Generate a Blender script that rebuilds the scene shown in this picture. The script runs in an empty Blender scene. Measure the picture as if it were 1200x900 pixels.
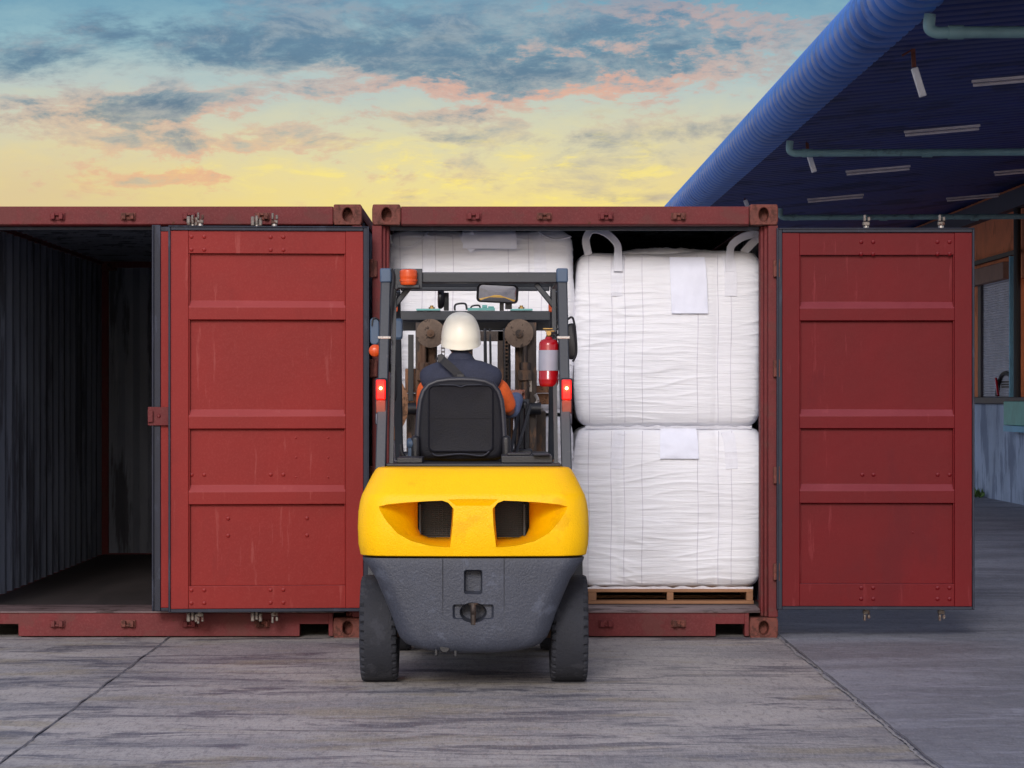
import bpy, bmesh, math, random
from math import radians as R, sin, cos, pi, sqrt
from mathutils import Vector, Matrix, noise
random.seed(7)
sc = bpy.context.scene
COL = sc.collection
K = 3260.0                      # focal length in photo pixels (1200 wide)
CH = 1.44                       # camera height
def wx(px, D): return (px - 575.0) / K * D
def wz(py, D): return CH - (py - 467.0) / K * D

# ------------------------------------------------------------------ camera
cam = bpy.data.cameras.new('camera'); camo = bpy.data.objects.new('camera', cam); COL.objects.link(camo)
camo.location = (0, 0, CH); camo.rotation_euler = (R(90), 0, 0)
cam.sensor_width = 36; cam.lens = K / 1200 * 36
cam.shift_x = 25 / 1200; cam.shift_y = 17 / 1200
cam.clip_start = 0.1; cam.clip_end = 5000
sc.camera = camo
sc.view_settings.view_transform = 'Standard'; sc.view_settings.look = 'None'
sc.view_settings.exposure = 0.0; sc.view_settings.gamma = 1

# ------------------------------------------------------------------ node helpers
def s2l(c):
    return tuple((v / 12.92 if v <= .04045 else ((v + .055) / 1.055) ** 2.4) for v in (c[0]/255, c[1]/255, c[2]/255)) + (1,)
class NT:
    def __init__(s, tree): s.t = tree; s.t.nodes.clear()
    def n(s, typ, ins=None, **kw):
        nd = s.t.nodes.new(typ)
        for k, v in kw.items(): setattr(nd, k, v)
        for k, v in (ins or {}).items():
            if hasattr(v, 'is_output') or isinstance(v, bpy.types.NodeSocket): s.t.links.new(v, nd.inputs[k])
            else: nd.inputs[k].default_value = v
        return nd
    def m(s, op, a, b=0.0, c=None, clamp=False):
        d = {0: a, 1: b}
        if c is not None: d[2] = c
        nd = s.n('ShaderNodeMath', d, operation=op); nd.use_clamp = clamp
        return nd.outputs[0]
    def mix(s, f, a, b, blend='MIX'):
        nd = s.n('ShaderNodeMix', data_type='RGBA', blend_type=blend)
        for i, v in ((0, f), (6, a), (7, b)):
            if isinstance(v, bpy.types.NodeSocket): s.t.links.new(v, nd.inputs[i])
            else: nd.inputs[i].default_value = v
        return nd.outputs[2]
    def ramp(s, f, stops, interp='LINEAR'):
        nd = s.n('ShaderNodeValToRGB', {0: f}); cr = nd.color_ramp; cr.interpolation = interp
        while len(cr.elements) < len(stops): cr.elements.new(0.5)
        for e, (p, c) in zip(cr.elements, stops): e.position = p; e.color = c
        return nd.outputs[0]
    def smooth(s, v, a, b):
        nd = s.n('ShaderNodeMapRange', {0: v, 1: a, 2: b, 3: 0.0, 4: 1.0}, interpolation_type='SMOOTHSTEP')
        return nd.outputs[0]
    def noise(s, vec, scale, detail=4, rough=.55, dist=0.0):
        return s.n('ShaderNodeTexNoise', {'Vector': vec, 'Scale': scale, 'Detail': detail, 'Roughness': rough, 'Distortion': dist}).outputs[0]
    def scaled(s, vec, sc_):
        return s.n('ShaderNodeMapping', {'Vector': vec, 'Scale': sc_}).outputs[0]

# ------------------------------------------------------------------ world: Nishita sky with a sunset cloud deck ahead
SUN_EL, SUN_AZ = 24, 190       # sun direction: behind the camera, from the left
w = bpy.data.worlds.new('World'); sc.world = w; w.use_nodes = True
T = NT(w.node_tree)
sky = T.n('ShaderNodeTexSky', sky_type='NISHITA', sun_disc=False, sun_elevation=R(SUN_EL), sun_rotation=R(SUN_AZ), air_density=1.0, dust_density=2.0).outputs[0]
skyc = T.mix(1.0, sky, (0.085, 0.085, 0.085, 1), 'MULTIPLY')
gen = T.n('ShaderNodeTexCoord').outputs['Generated']
sx = T.n('ShaderNodeSeparateXYZ', {0: gen})
dx, dy, dz = sx.outputs
yy = T.m('MAXIMUM', dy, 0.08)
u = T.m('DIVIDE', dx, yy); v = T.m('DIVIDE', dz, yy)
def nvec(a, b, c): return T.n('ShaderNodeCombineXYZ', {0: T.m('MULTIPLY', u, a), 1: T.m('MULTIPLY', v, b), 2: c}).outputs[0]
n1 = T.noise(nvec(22.0, 58.0, 3.7), 1.0, 12, .66, .22)
n2 = T.noise(nvec(46.0, 150.0, 9.1), 1.0, 8, .64, .35)
n3 = T.noise(nvec(34.0, 84.0, 21.3), 1.0, 12, .70, .3)
vv = T.m('MULTIPLY', v, 4.5)     # ramp position
vw = T.m('ADD', vv, T.m('MULTIPLY', T.m('SUBTRACT', n1, .5), .16))
def vp(py): return (467 - py) / K * 4.5
base = T.ramp(vw, [(0.0, s2l((236, 200, 150))), (vp(250), s2l((244, 222, 140))), (vp(205), s2l((236, 220, 158))),
                   (vp(160), s2l((214, 212, 182))), (vp(105), s2l((186, 200, 196))), (vp(55), s2l((150, 186, 196))),
                   (vp(0), s2l((118, 162, 184))), (1.0, s2l((120, 165, 215)))])
def blob(px, py, rx, ry, amp):
    a = T.m('MULTIPLY', T.m('SUBTRACT', u, (px - 575) / K), K / rx)
    b = T.m('MULTIPLY', T.m('SUBTRACT', v, (467 - py) / K), K / ry)
    d = T.m('ADD', T.m('MULTIPLY', a, a), T.m('MULTIPLY', b, b))
    g = T.m('POWER', 2.718, T.m('MULTIPLY', d, -1.0))
    return T.m('MULTIPLY', g, amp)
dens = T.m('ADD', T.m('MULTIPLY', T.m('SUBTRACT', n1, .5), 1.35), T.m('ADD', T.m('MULTIPLY', T.m('SUBTRACT', n3, .5), .55), .50))
for b_ in ((105, 128, 130, 30, .30), (50, 70, 120, 26, .20), (330, 50, 190, 34, .24), (560, 34, 260, 40, .27), (760, 60, 200, 36, .12), (440, 75, 200, 22, .14), (640, 92, 150, 22, .15), (190, 210, 120, 11, .22), (70, 228, 90, 12, .10),
           (770, 232, 60, 7, .20), (600, 160, 260, 12, .12), (860, 150, 120, 20, .16), (330, 165, 240, 12, .13), (520, 140, 200, 14, .12), (100, 30, 160, 20, .12), (250, 96, 90, 12, -.10), (60, 25, 60, 20, -.04), (400, 200, 160, 50, -.08), (880, 100, 60, 20, -.05)):
    dens = T.m('ADD', dens, blob(*b_))
cl = T.smooth(dens, .50, .84)
edge = T.m('MULTIPLY', T.smooth(dens, .50, .60), T.m('SUBTRACT', 1.0, T.smooth(dens, .60, .74)))
cdark = T.ramp(vv, [(vp(240), s2l((186, 172, 150))), (vp(190), s2l((140, 142, 148))), (vp(120), s2l((88, 118, 142))), (vp(40), s2l((98, 130, 156))), (1.0, s2l((150, 170, 200)))])
cdark = T.mix(T.m('MULTIPLY', T.smooth(n3, .44, .66), .55), cdark, T.mix(.5, base, s2l((206, 196, 190))))
cdark = T.mix(T.m('MULTIPLY', T.smooth(n2, .50, .72), .35), cdark, s2l((88, 112, 134)))
c1 = T.mix(T.m('MULTIPLY', cl, .92), base, cdark)
pinkf = T.m('ADD', T.m('ADD', blob(640, 95, 230, 40, .95), blob(250, 200, 220, 36, .75)), T.m('ADD', blob(820, 30, 180, 40, .5), blob(200, 130, 230, 30, .5)))
c1 = T.mix(T.m('ADD', blob(20, 235, 230, 70, .55), blob(860, 190, 160, 50, .25), clamp=True), c1, s2l((206, 184, 162)))
c2 = T.mix(T.m('MULTIPLY', T.m('MULTIPLY', edge, pinkf), .72, clamp=True), c1, s2l((244, 168, 136)))
yel = T.m('MULTIPLY', T.smooth(n2, .50, .68), T.m('ADD', blob(560, 205, 330, 42, .95), blob(700, 228, 260, 30, .5)), clamp=True)
c3 = T.mix(T.m('MULTIPLY', yel, .8), c2, s2l((255, 234, 130)))
c3 = T.mix(T.m('MULTIPLY', T.smooth(n3, .54, .74), T.m('ADD', blob(500, 130, 400, 50, .35), blob(300, 230, 500, 22, .4)), clamp=True), c3, s2l((196, 176, 150)))
# everywhere outside the sunset window: bright thin overcast over the Nishita sky
hi = T.mix(1.0, skyc, (0.365, 0.365, 0.45, 1), "ADD")
hic = T.mix(T.smooth(T.noise(gen, 3.0, 5), .35, .7), hi, T.mix(1.0, hi, (1.12, 1.10, 1.12, 1), 'MULTIPLY'))
front = T.m('MULTIPLY', T.smooth(dy, .55, .86), T.m('SUBTRACT', 1.0, T.smooth(dz, .20, .50)))
fin = T.mix(front, hic, c3)
bg = T.n('ShaderNodeBackground', {0: fin, 1: 1.0})
out = T.n('ShaderNodeOutputWorld', {0: bg.outputs[0]})

# ------------------------------------------------------------------ sun: soft, through thin cloud
sl = bpy.data.lights.new('sun', 'SUN'); sl.energy = 1.7; sl.angle = R(14); sl.color = (1.0, .975, .985)
so = bpy.data.objects.new('sun', sl); COL.objects.link(so)
az = R(SUN_AZ)   # direction to the sun, measured like the sky texture's rotation
to_sun = Vector((sin(az) * cos(R(SUN_EL)), cos(az) * cos(R(SUN_EL)), sin(R(SUN_EL))))
so.rotation_euler = to_sun.to_track_quat('Z', 'Y').to_euler()
so.location = (-6, -4, 9)

# ------------------------------------------------------------------ materials
MATS = {}
def pm(name, col, rough=.5, metal=0.0, var=.12, vs=6.0, bump=0.0, bs=80.0, stretch=(1, 1, 1), dirt=None, spec=.5, rvar=.12, fine=None, emit=None, coat=0.0, lit_dust=None):
    """painted / weathered procedural material. dirt=(colour, amount, scale, threshold)"""
    m = bpy.data.materials.new(name); m.use_nodes = True; t = NT(m.node_tree)
    co = t.n('ShaderNodeTexCoord').outputs['Object']
    co2 = t.scaled(co, stretch)
    nz = t.noise(co2, vs, 6, .6)
    c = s2l(col) if max(col) > 1 else tuple(col) + (1,)
    a = tuple(min(1, x * (1 - var)) for x in c[:3]) + (1,); b = tuple(min(1, x * (1 + var)) for x in c[:3]) + (1,)
    cc = t.mix(t.smooth(nz, .3, .7), a, b)
    r = t.m('ADD', rough, t.m('MULTIPLY', t.m('SUBTRACT', nz, .5), rvar), clamp=True)
    if fine:
        nf = t.noise(co, fine[1], 3, .7)
        cc = t.mix(t.m('MULTIPLY', t.smooth(nf, .45, .7), fine[0]), cc, s2l(fine[2]))
    for dd in ([dirt] if dirt and not isinstance(dirt, list) else (dirt or [])):
        nd = t.noise(t.scaled(co2, dd[4]) if len(dd) > 4 else co2, dd[2], 9, .68)
        f = t.m('MULTIPLY', t.smooth(nd, dd[3], dd[3] + .08), dd[1])
        cc = t.mix(f, cc, s2l(dd[0]))
        r = t.m('ADD', r, t.m('MULTIPLY', f, .25), clamp=True)
    if lit_dust:      # pale dusty tint with top light put into the colour of upward faces
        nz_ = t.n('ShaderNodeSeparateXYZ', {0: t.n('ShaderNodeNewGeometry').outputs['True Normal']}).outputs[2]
        cc = t.mix(t.m('MULTIPLY', t.smooth(nz_, .15, .6), t.m('ADD', lit_dust[1], t.m('MULTIPLY', nz, .35)), clamp=True), cc, s2l(lit_dust[0]))
    p = t.n('ShaderNodeBsdfPrincipled', {'Base Color': cc, 'Roughness': r, 'Metallic': metal})
    p.inputs['Specular IOR Level'].default_value = spec
    p.inputs['Coat Weight'].default_value = coat
    if emit:
        p.inputs['Emission Color'].default_value = s2l(emit[0]); p.inputs['Emission Strength'].default_value = emit[1]
    if bump:
        nb = t.noise(co2, bs, 5, .6)
        bn = t.n('ShaderNodeBump', {'Height': nb, 'Strength': bump, 'Distance': .01})
        t.t.links.new(bn.outputs[0], p.inputs['Normal'])
    t.n('ShaderNodeOutputMaterial', {0: p.outputs[0]})
    MATS[name] = m
    return m
RUST = (84, 48, 36)
M = {}
M['red'] = pm('red_container_paint', (168, 62, 60), .42, 0, .09, 2.5, .10, 14, dirt=[((120, 40, 38), .35, 3.0, .54, (1, 1, .35)), (RUST, .8, 22, .71)], fine=(.10, 120, (190, 110, 104)))
M['redleft'] = pm('brick_red_door_paint', (128, 30, 27), .50, 0, .07, 1.6, .12, 14, dirt=[((112, 36, 34), .30, 2.2, .56, (1, 1, .35)), ((168, 92, 86), .28, 16, .60, (1, 1, .10)), ((84, 32, 30), .5, 26, .68, (1, 1, .25)), (RUST, .8, 22, .72)], spec=.22, lit_dust=((168, 92, 92), .22), fine=(.10, 90, (170, 84, 76)))
M['redright'] = pm('shaded_red_door_paint', (98, 6, 15), .50, 0, .08, 2.0, .12, 14, dirt=[((86, 24, 30), .35, 2.4, .55, (1, 1, .35)), ((150, 66, 70), .25, 16, .60, (1, 1, .10)), ((64, 18, 22), .5, 26, .68, (1, 1, .25)), (RUST, .8, 22, .72)], spec=.2, lit_dust=((150, 84, 92), .22), fine=(.08, 90, (134, 40, 46)))  # red deepened: the canopy's shade on this door is put into the colour
M['redold'] = pm('worn_red_frame_paint', (98, 32, 34), .62, 0, .14, 4, .14, 30, dirt=[((96, 60, 56), .5, 5, .52), (RUST, .85, 18, .62)], fine=(.10, 90, (160, 104, 100)), spec=.3)
M['casting'] = pm('rusty_casting', (104, 52, 42), .7, .1, .25, 14, .35, 60, dirt=[((74, 44, 36), .8, 16, .5), ((150, 92, 80), .5, 25, .6)])
M['inner'] = pm('grey_container_interior', (126, 134, 152), .65, 0, .18, 3, .08, 30, stretch=(1, 1, .25), dirt=[((56, 56, 66), .75, 5, .5, (1, 1, .4)), ((150, 156, 170), .5, 10, .6, (1, 1, .15))])
M['plyfloor'] = pm('worn_plywood_floor', (46, 38, 38), .75, 0, .3, 5, .2, 30, stretch=(1, .2, 1), dirt=((78, 70, 68), .4, 12, .60))
M['gasket'] = pm('grey_rubber_seal', (36, 39, 52), .55, 0, .15, 8, .05, 40, dirt=((76, 80, 94), .4, 14, .57, (1, 1, .3)), spec=.3)
M['camsteel'] = pm('weathered_cam_steel', (120, 112, 106), .6, .4, .3, 30, .2, 60, dirt=(RUST, .8, 20, .52))
M['steel'] = pm('galvanised_steel', (165, 160, 156), .42, .75, .2, 20, .15, 60, dirt=(RUST, .8, 24, .60))
M['sillplate'] = pm('scuffed_threshold', (110, 92, 92), .5, .3, .25, 9, .2, 40, stretch=(.3, 1, 1), dirt=((60, 46, 44), .8, 12, .52))
M['wood'] = pm('pallet_wood', (146, 104, 74), .75, 0, .22, 8, .25, 60, stretch=(.15, 1, 1), dirt=((92, 66, 50), .6, 10, .55))
M['yellow'] = pm('yellow_cast_paint', (250, 192, 0), .42, 0, .04, 3, .30, 110, rvar=.1, spec=.25, dirt=[((214, 150, 10), .35, 5, .58), ((120, 96, 50), .55, 34, .735)], fine=(.18, 260, (206, 150, 10)))
M['grey'] = pm('grey_textured_cast_paint', (54, 58, 70), .55, 0, .10, 5, .42, 85, dirt=[((96, 102, 118), .35, 6, .55), ((46, 46, 54), .6, 9, .66)], fine=(.2, 160, (110, 114, 128)))
M['frame'] = pm('dark_grey_frame_paint', (36, 41, 49), .42, .1, .12, 6, .07, 90, dirt=((104, 100, 98), .4, 22, .64))
M['framecap'] = pm('blue_grey_plastic_cap', (64, 84, 108), .5, 0, .08, 8)
M['black'] = pm('black_plastic', (22, 23, 29), .45, 0, .2, 9, .12, 120, dirt=((62, 60, 60), .35, 14, .62))
M['seatfab'] = pm('seat_back_vinyl', (18, 19, 27), .6, 0, .18, 18, .25, 160, fine=(.10, 220, (46, 48, 58)), spec=.25)
M['seatpipe'] = pm('seat_bolster_vinyl', (38, 40, 50), .45, 0, .1, 10, .08, 120)
M['rubber'] = pm('tyre_rubber', (36, 38, 46), .8, 0, .16, 7, .5, 90, dirt=[((70, 71, 78), .35, 9, .54), ((34, 34, 40), .5, 20, .6)])
M['rim'] = pm('rim_paint', (180, 130, 30), .5, .2, .15, 8, .1, 50, dirt=((60, 50, 40), .8, 9, .5))
M['greasy'] = pm('greasy_mast_steel', (62, 54, 50), .5, .5, .3, 12, .3, 50, stretch=(1, 1, .3), dirt=[((122, 94, 74), .75, 8, .5), ((26, 25, 27), .8, 10, .56)])
M['pulley'] = pm('dusty_chain_wheel', (104, 88, 76), .6, .45, .2, 20, .2, 60, dirt=((52, 44, 40), .8, 20, .54))
M['dustbrown'] = pm('dusty_brown_steel', (134, 96, 70), .75, .2, .25, 14, .3, 60, dirt=((64, 48, 38), .8, 14, .5))
M['orange'] = pm('orange_lens', (206, 78, 26), .25, 0, .1, 30, .1, 120)
M['orangedim'] = pm('amber_lens', (122, 54, 36), .3, 0, .1, 30)
M['redlens'] = pm('lit_red_lens', (190, 14, 12), .3, 0, .1, 30, emit=((255, 26, 14), .9))
M['bulb'] = pm('lit_bulb', (255, 220, 140), .3, emit=((255, 205, 110), 14))
M['clear'] = pm('clear_lens', (120, 122, 132), .2, 0, .1, 30)
M['mirror'] = pm('mirror_glass', (200, 200, 205), .06, 1.0, .02, 5, rvar=.02)
M['exred'] = pm('extinguisher_red', (152, 8, 18), .25, 0, .06, 10, coat=.3)
M['exlabel'] = pm('grey_extinguisher_label', (146, 150, 164), .45, 0, .05, 12)
M['brass'] = pm('brass', (160, 130, 80), .4, .8)
M['helmet'] = pm('cream_helmet_plastic', (252, 246, 226), .38, 0, .02, 6, .02, 30, dirt=((222, 210, 184), .4, 9, .62))
M['navy'] = pm('navy_work_jacket', (44, 48, 66), .85, 0, .14, 16, .8, 13, fine=(.2, 200, (84, 88, 108)))
M['strap'] = pm('black_webbing', (22, 22, 28), .7, 0, .1, 40, .2, 200)
M['hivis'] = pm('orange_sleeve_cloth', (226, 98, 40), .8, 0, .12, 20, .4, 40)
M['cuff'] = pm('blue_grey_sleeve_cloth', (78, 92, 124), .85, 0, .15, 20, .4, 40)
M['skin'] = pm('skin', (150, 92, 70), .55, 0, .06, 20)
M['hair'] = pm('dark_hair', (18, 16, 16), .7)
M['boot'] = pm('black_boot', (24, 22, 22), .5)
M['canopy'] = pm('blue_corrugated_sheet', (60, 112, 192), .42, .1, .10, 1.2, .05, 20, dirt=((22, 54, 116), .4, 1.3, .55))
M['soffit'] = pm('shaded_blue_underside_sheet', (24, 42, 108), .6, 0, .2, 1.2, .05, 20, dirt=((24, 26, 40), .5, 1.0, .52))  # sheet blue darkened: shade below the roof is put into the colour
M['pipe'] = pm('pale_green_pipe', (120, 156, 160), .5, 0, .12, 4, dirt=((80, 96, 96), .6, 5, .55))
M['tube'] = pm('fluorescent_tube_unlit', (205, 196, 196), .4)
M['lampw'] = pm('white_lamp_body', (215, 215, 220), .4)
M['peach'] = pm('orange_render_wall', (214, 124, 78), .85, 0, .12, 1.5, .2, 20, dirt=((160, 96, 68), .6, 2.0, .54))
M['concwall'] = pm('blue_grey_dock_concrete', (150, 166, 190), .85, 0, .16, 1.2, .3, 14, dirt=[((84, 96, 120), .6, 2.2, .5, (1, 1, .3)), ((190, 196, 206), .6, 9, .64)])
M['darkedge'] = pm('dark_steel_edge', (50, 48, 60), .6, .2)
M['shutter'] = pm('grey_roller_shutter', (186, 188, 198), .55, .3, .1, 3)
M['lintel'] = pm('dusty_beam', (128, 100, 88), .8, 0, .15, 3)
M['teal'] = pm('faded_teal_steel', (96, 158, 152), .6, 0, .15, 4, .1, 20)
M['tealb'] = pm('light_blue_lip', (96, 158, 190), .6, 0, .1, 4)
M['stainblk'] = pm('dark_stair_frame', (18, 18, 22), .6)
M['leaf'] = pm('weed_leaf', (74, 104, 50), .7, 0, .3, 30)

# bag cloth
def bagmat():
    m = bpy.data.materials.new('white_woven_bag_cloth'); m.use_nodes = True; t = NT(m.node_tree)
    co = t.n('ShaderNodeTexCoord').outputs['Object']
    n0 = t.noise(co, 3.0, 4)
    cc = t.mix(n0, (.755, .76, .81, 1), (.83, .835, .88, 1))
    hz = t.noise(t.scaled(co, (3.2, 3.2, 46)), 1.0, 6, .62, .4)
    hz2 = t.noise(t.scaled(co, (7, 7, 150)), 1.0, 3, .6)
    crk = t.noise(co, 26, 5, .65)
    h = t.m('ADD', t.m('MULTIPLY', hz, 1.0), t.m('ADD', t.m('MULTIPLY', hz2, .30), t.m('MULTIPLY', crk, .14)))
    bn = t.n('ShaderNodeBump', {'Height': h, 'Strength': .40, 'Distance': .020})
    p = t.n('ShaderNodeBsdfPrincipled', {'Base Color': cc, 'Roughness': .5, 'Normal': bn.outputs[0]})
    p.inputs['Specular IOR Level'].default_value = .35
    p.inputs['Subsurface Weight'].default_value = 0.0
    t.n('ShaderNodeOutputMaterial', {0: p.outputs[0]})
    return m
M['bag'] = bagmat()
M['bagstrap'] = pm('white_woven_strap', (226, 227, 236), .6, 0, .03, 14, .25, 200, stretch=(3, 3, 1))
M['pouch'] = pm('document_pouch', (226, 229, 244), .6, 0, .03, 8, .18, 24)
M['stitch'] = pm('stitch_line', (196, 194, 206), .8)

# ground: stained concrete. position-based materials on the real slabs
def groundmat(name, slab):
    m = bpy.data.materials.new(name); m.use_nodes = True; t = NT(m.node_tree)
    co = t.n('ShaderNodeTexCoord').outputs['Object']
    big = t.noise(t.scaled(co, (.55, 1.1, 1)), 1.0, 6, .6, .6)
    st = t.noise(t.scaled(co, (1.1, 3.4, 1)), 1.0, 10, .70, .9)
    st2 = t.noise(t.scaled(co, (2.8, 9, 1)), 1.0, 9, .74, .7)
    fine = t.noise(co, 60, 6, .75)
    grit = t.noise(t.scaled(co, (1, .10, 1)), 150, 4, .8)
    mott = t.noise(t.scaled(co, (1, .22, 1)), 22, 8, .75)
    hair = t.noise(t.scaled(co, (.35, 1.6, 1)), 26, 6, .8)
    if slab:
        c = t.mix(t.smooth(big, .36, .64), s2l((132, 129, 130)), s2l((172, 165, 160)))
        c = t.mix(t.m('MULTIPLY', t.smooth(st, .50, .60), .85), c, s2l((66, 67, 80)))
        c = t.mix(t.m('MULTIPLY', t.smooth(st2, .52, .66), .70), c, s2l((160, 152, 142)))
        yl = t.noise(t.scaled(co, (.8, 1.9, 1)), 1.3, 5, .6, .4)
        c = t.mix(t.m('MULTIPLY', t.smooth(yl, .52, .66), .55), c, s2l((142, 130, 102)))
    else:
        c = t.mix(t.smooth(big, .36, .64), s2l((112, 113, 121)), s2l((144, 145, 154)))
        c = t.mix(t.m('MULTIPLY', t.smooth(st, .54, .68), .7), c, s2l((160, 162, 176)))
        c = t.mix(t.m('MULTIPLY', t.smooth(st2, .55, .75), .5), c, s2l((66, 66, 74)))
    c = t.mix(t.m('MULTIPLY', t.smooth(fine, .50, .68), .50), c, s2l((62, 62, 72)))
    c = t.mix(t.m('MULTIPLY', t.smooth(mott, .50, .64), .45), c, s2l((84, 82, 88)))
    c = t.mix(t.m('MULTIPLY', t.smooth(hair, .54, .66), .40), c, s2l((70, 70, 78)))
    c = t.mix(t.m('MULTIPLY', t.smooth(hair, .50, .36), .30), c, s2l((186, 182, 176)))
    c = t.mix(t.m('MULTIPLY', t.smooth(grit, .53, .66), .30), c, s2l((190, 187, 184)))
    c = t.mix(t.m('MULTIPLY', t.smooth(grit, .46, .34), .32), c, s2l((58, 58, 64)))
    vo = t.n('ShaderNodeTexVoronoi', {'Vector': t.n('ShaderNodeVectorMath', {0: t.scaled(co, (.42, .30, 1)), 1: t.n('ShaderNodeTexNoise', {'Vector': co, 'Scale': 2.2, 'Detail': 6}).outputs[1]}, operation='ADD').outputs[0], 'Scale': 1.0}, feature='DISTANCE_TO_EDGE').outputs[0]
    crack = t.m('SUBTRACT', 1.0, t.smooth(vo, .001, .008))
    c = t.mix(t.m('MULTIPLY', crack, .22), c, s2l((50, 48, 54)))
    h = t.m('ADD', t.m('MULTIPLY', fine, .6), t.m('ADD', t.m('MULTIPLY', grit, .3), t.m('MULTIPLY', st2, .7)))
    bn = t.n('ShaderNodeBump', {'Height': h, 'Strength': .5, 'Distance': .006})
    rg = t.m('ADD', .62, t.m('MULTIPLY', t.m('SUBTRACT', st, .5), -.5), clamp=True)
    p = t.n('ShaderNodeBsdfPrincipled', {'Base Color': c, 'Roughness': rg, 'Normal': bn.outputs[0]})
    t.n('ShaderNodeOutputMaterial', {0: p.outputs[0]})
    return m
M['slab'] = groundmat('stained_pale_concrete', True)
M['yard'] = groundmat('dark_yard_concrete', False)
M['joint'] = pm('tar_joint', (92, 90, 94), .9, 0, .2, 12, .3, 30)
M['jointlip'] = pm('chipped_joint_edge', (140, 136, 136), .9, 0, .2, 12, .3, 30)

# ------------------------------------------------------------------ mesh helpers
def smooth_by_angle(me, ang=40):
    for p in me.polygons: p.use_smooth = True
    bm = bmesh.new(); bm.from_mesh(me)
    for e in bm.edges:
        if len(e.link_faces) == 2 and e.calc_face_angle(0) > R(ang): e.smooth = False
    bm.to_mesh(me); bm.free()
def obj(name, bm, mat, parent=None, loc=(0, 0, 0), rot=(0, 0, 0), bevel=0, seg=2, smooth=40, offset=None, mats=None, subsurf=0):
    """link one mesh. offset: subtract this (root location) when the bmesh is in world coordinates"""
    if offset is not None: bmesh.ops.translate(bm, verts=bm.verts, vec=-Vector(offset))
    bmesh.ops.recalc_face_normals(bm, faces=bm.faces)
    me = bpy.data.meshes.new(name); bm.to_mesh(me); bm.free()
    for mm in (mats or [mat]): me.materials.append(mm)
    o = bpy.data.objects.new(name, me); COL.objects.link(o)
    o.location = loc; o.rotation_euler = rot
    if parent: o.parent = parent
    if smooth: smooth_by_angle(me, smooth)
    if bevel:
        b = o.modifiers.new('bevel', 'BEVEL'); b.width = bevel; b.segments = seg; b.limit_method = 'ANGLE'; b.angle_limit = R(40); b.harden_normals = False
    if subsurf:
        s_ = o.modifiers.new('sub', 'SUBSURF'); s_.levels = subsurf; s_.render_levels = subsurf
    return o
def box(bm, x0, x1, y0, y1, z0, z1):
    vs = [bm.verts.new((x, y, z)) for x in (x0, x1) for y in (y0, y1) for z in (z0, z1)]
    for f in ((0, 1, 3, 2), (4, 6, 7, 5), (0, 4, 5, 1), (2, 3, 7, 6), (0, 2, 6, 4), (1, 5, 7, 3)): bm.faces.new([vs[i] for i in f])
    return vs
def B(*boxes):
    bm = bmesh.new()
    for b in boxes: box(bm, *b)
    return bm
def ring_loft(bm, rings, close_ends=True, cyc=True):
    vr = [[bm.verts.new(p) for p in r] for r in rings]
    n = len(vr[0])
    for a, b in zip(vr[:-1], vr[1:]):
        for i in range(n if cyc else n - 1):
            j = (i + 1) % n
            bm.faces.new((a[i], a[j], b[j], b[i]))
    if close_ends and cyc:
        bm.faces.new(vr[0][::-1]); bm.faces.new(vr[-1])
    return vr
def tube(bm, pts, r, n=10, caps=True):
    pts = [Vector(p) for p in pts]
    rs = r if isinstance(r, (list, tuple)) else [r] * len(pts)
    rings = []; up = None
    for i, p in enumerate(pts):
        d = ((pts[min(i + 1, len(pts) - 1)] - p).normalized() + (p - pts[max(i - 1, 0)]).normalized()).normalized()
        if up is None:
            up = Vector((0, 0, 1)) if abs(d.z) < .9 else Vector((0, 1, 0))
        a = d.cross(up).normalized(); up = a.cross(d).normalized()
        rings.append([p + (a * cos(2 * pi * k / n) + up * sin(2 * pi * k / n)) * rs[i] for k in range(n)])
    ring_loft(bm, rings, caps)
def beam(bm, p, q, w, d, side=(1, 0, 0)):
    """rectangular bar from p to q, w across side, d across the other"""
    p, q = Vector(p), Vector(q); ax = (q - p).normalized(); s = Vector(side); s = (s - ax * s.dot(ax)).normalized(); o = ax.cross(s)
    rings = [[c + s * (w / 2) * i + o * (d / 2) * j for i, j in ((-1, -1), (1, -1), (1, 1), (-1, 1))] for c in (p, q)]
    ring_loft(bm, rings)
def cyl(bm, p, q, r, n=24): tube(bm, [p, q], r, n)
def curve_pts(pts, n=8):
    pts = [Vector(p) for p in pts]; out = []
    P = [pts[0]] + pts + [pts[-1]]
    for i in range(1, len(P) - 2):
        for k in range(n):
            t = k / n; a, b, c, d = P[i - 1], P[i], P[i + 1], P[i + 2]
            out.append(.5 * ((2 * b) + (c - a) * t + (2 * a - 5 * b + 4 * c - d) * t * t + (3 * b - a - 3 * c + d) * t ** 3))
    out.append(pts[-1]); return out
def ribbon(bm, pts, w, th, side=(1, 0, 0)):
    pts = [Vector(p) for p in pts]; rings = []
    for i, p in enumerate(pts):
        d = (pts[min(i + 1, len(pts) - 1)] - pts[max(i - 1, 0)]).normalized()
        if side == 'arch': s = Vector((d.z, .0, -d.x)) * .75 + Vector((0, .66, 0)) * min(1, i / 12)
        else: s = Vector(side[i] if isinstance(side, list) else side)
        s = (s - d * s.dot(d)).normalized(); o = d.cross(s)
        rings.append([p + s * (w / 2) * a + o * (th / 2) * b for a, b in ((-1, -1), (1, -1), (1, 1), (-1, 1))])
    ring_loft(bm, rings)
def extrude_x(bm, prof, x0, x1):      # closed profile of (y,z)
    ring_loft(bm, [[(x, y, z) for y, z in prof] for x in (x0, x1)])
def extrude_z(bm, prof, z0, z1):      # closed profile of (x,y)
    ring_loft(bm, [[(x, y, z) for x, y in prof] for z in (z0, z1)])
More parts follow.
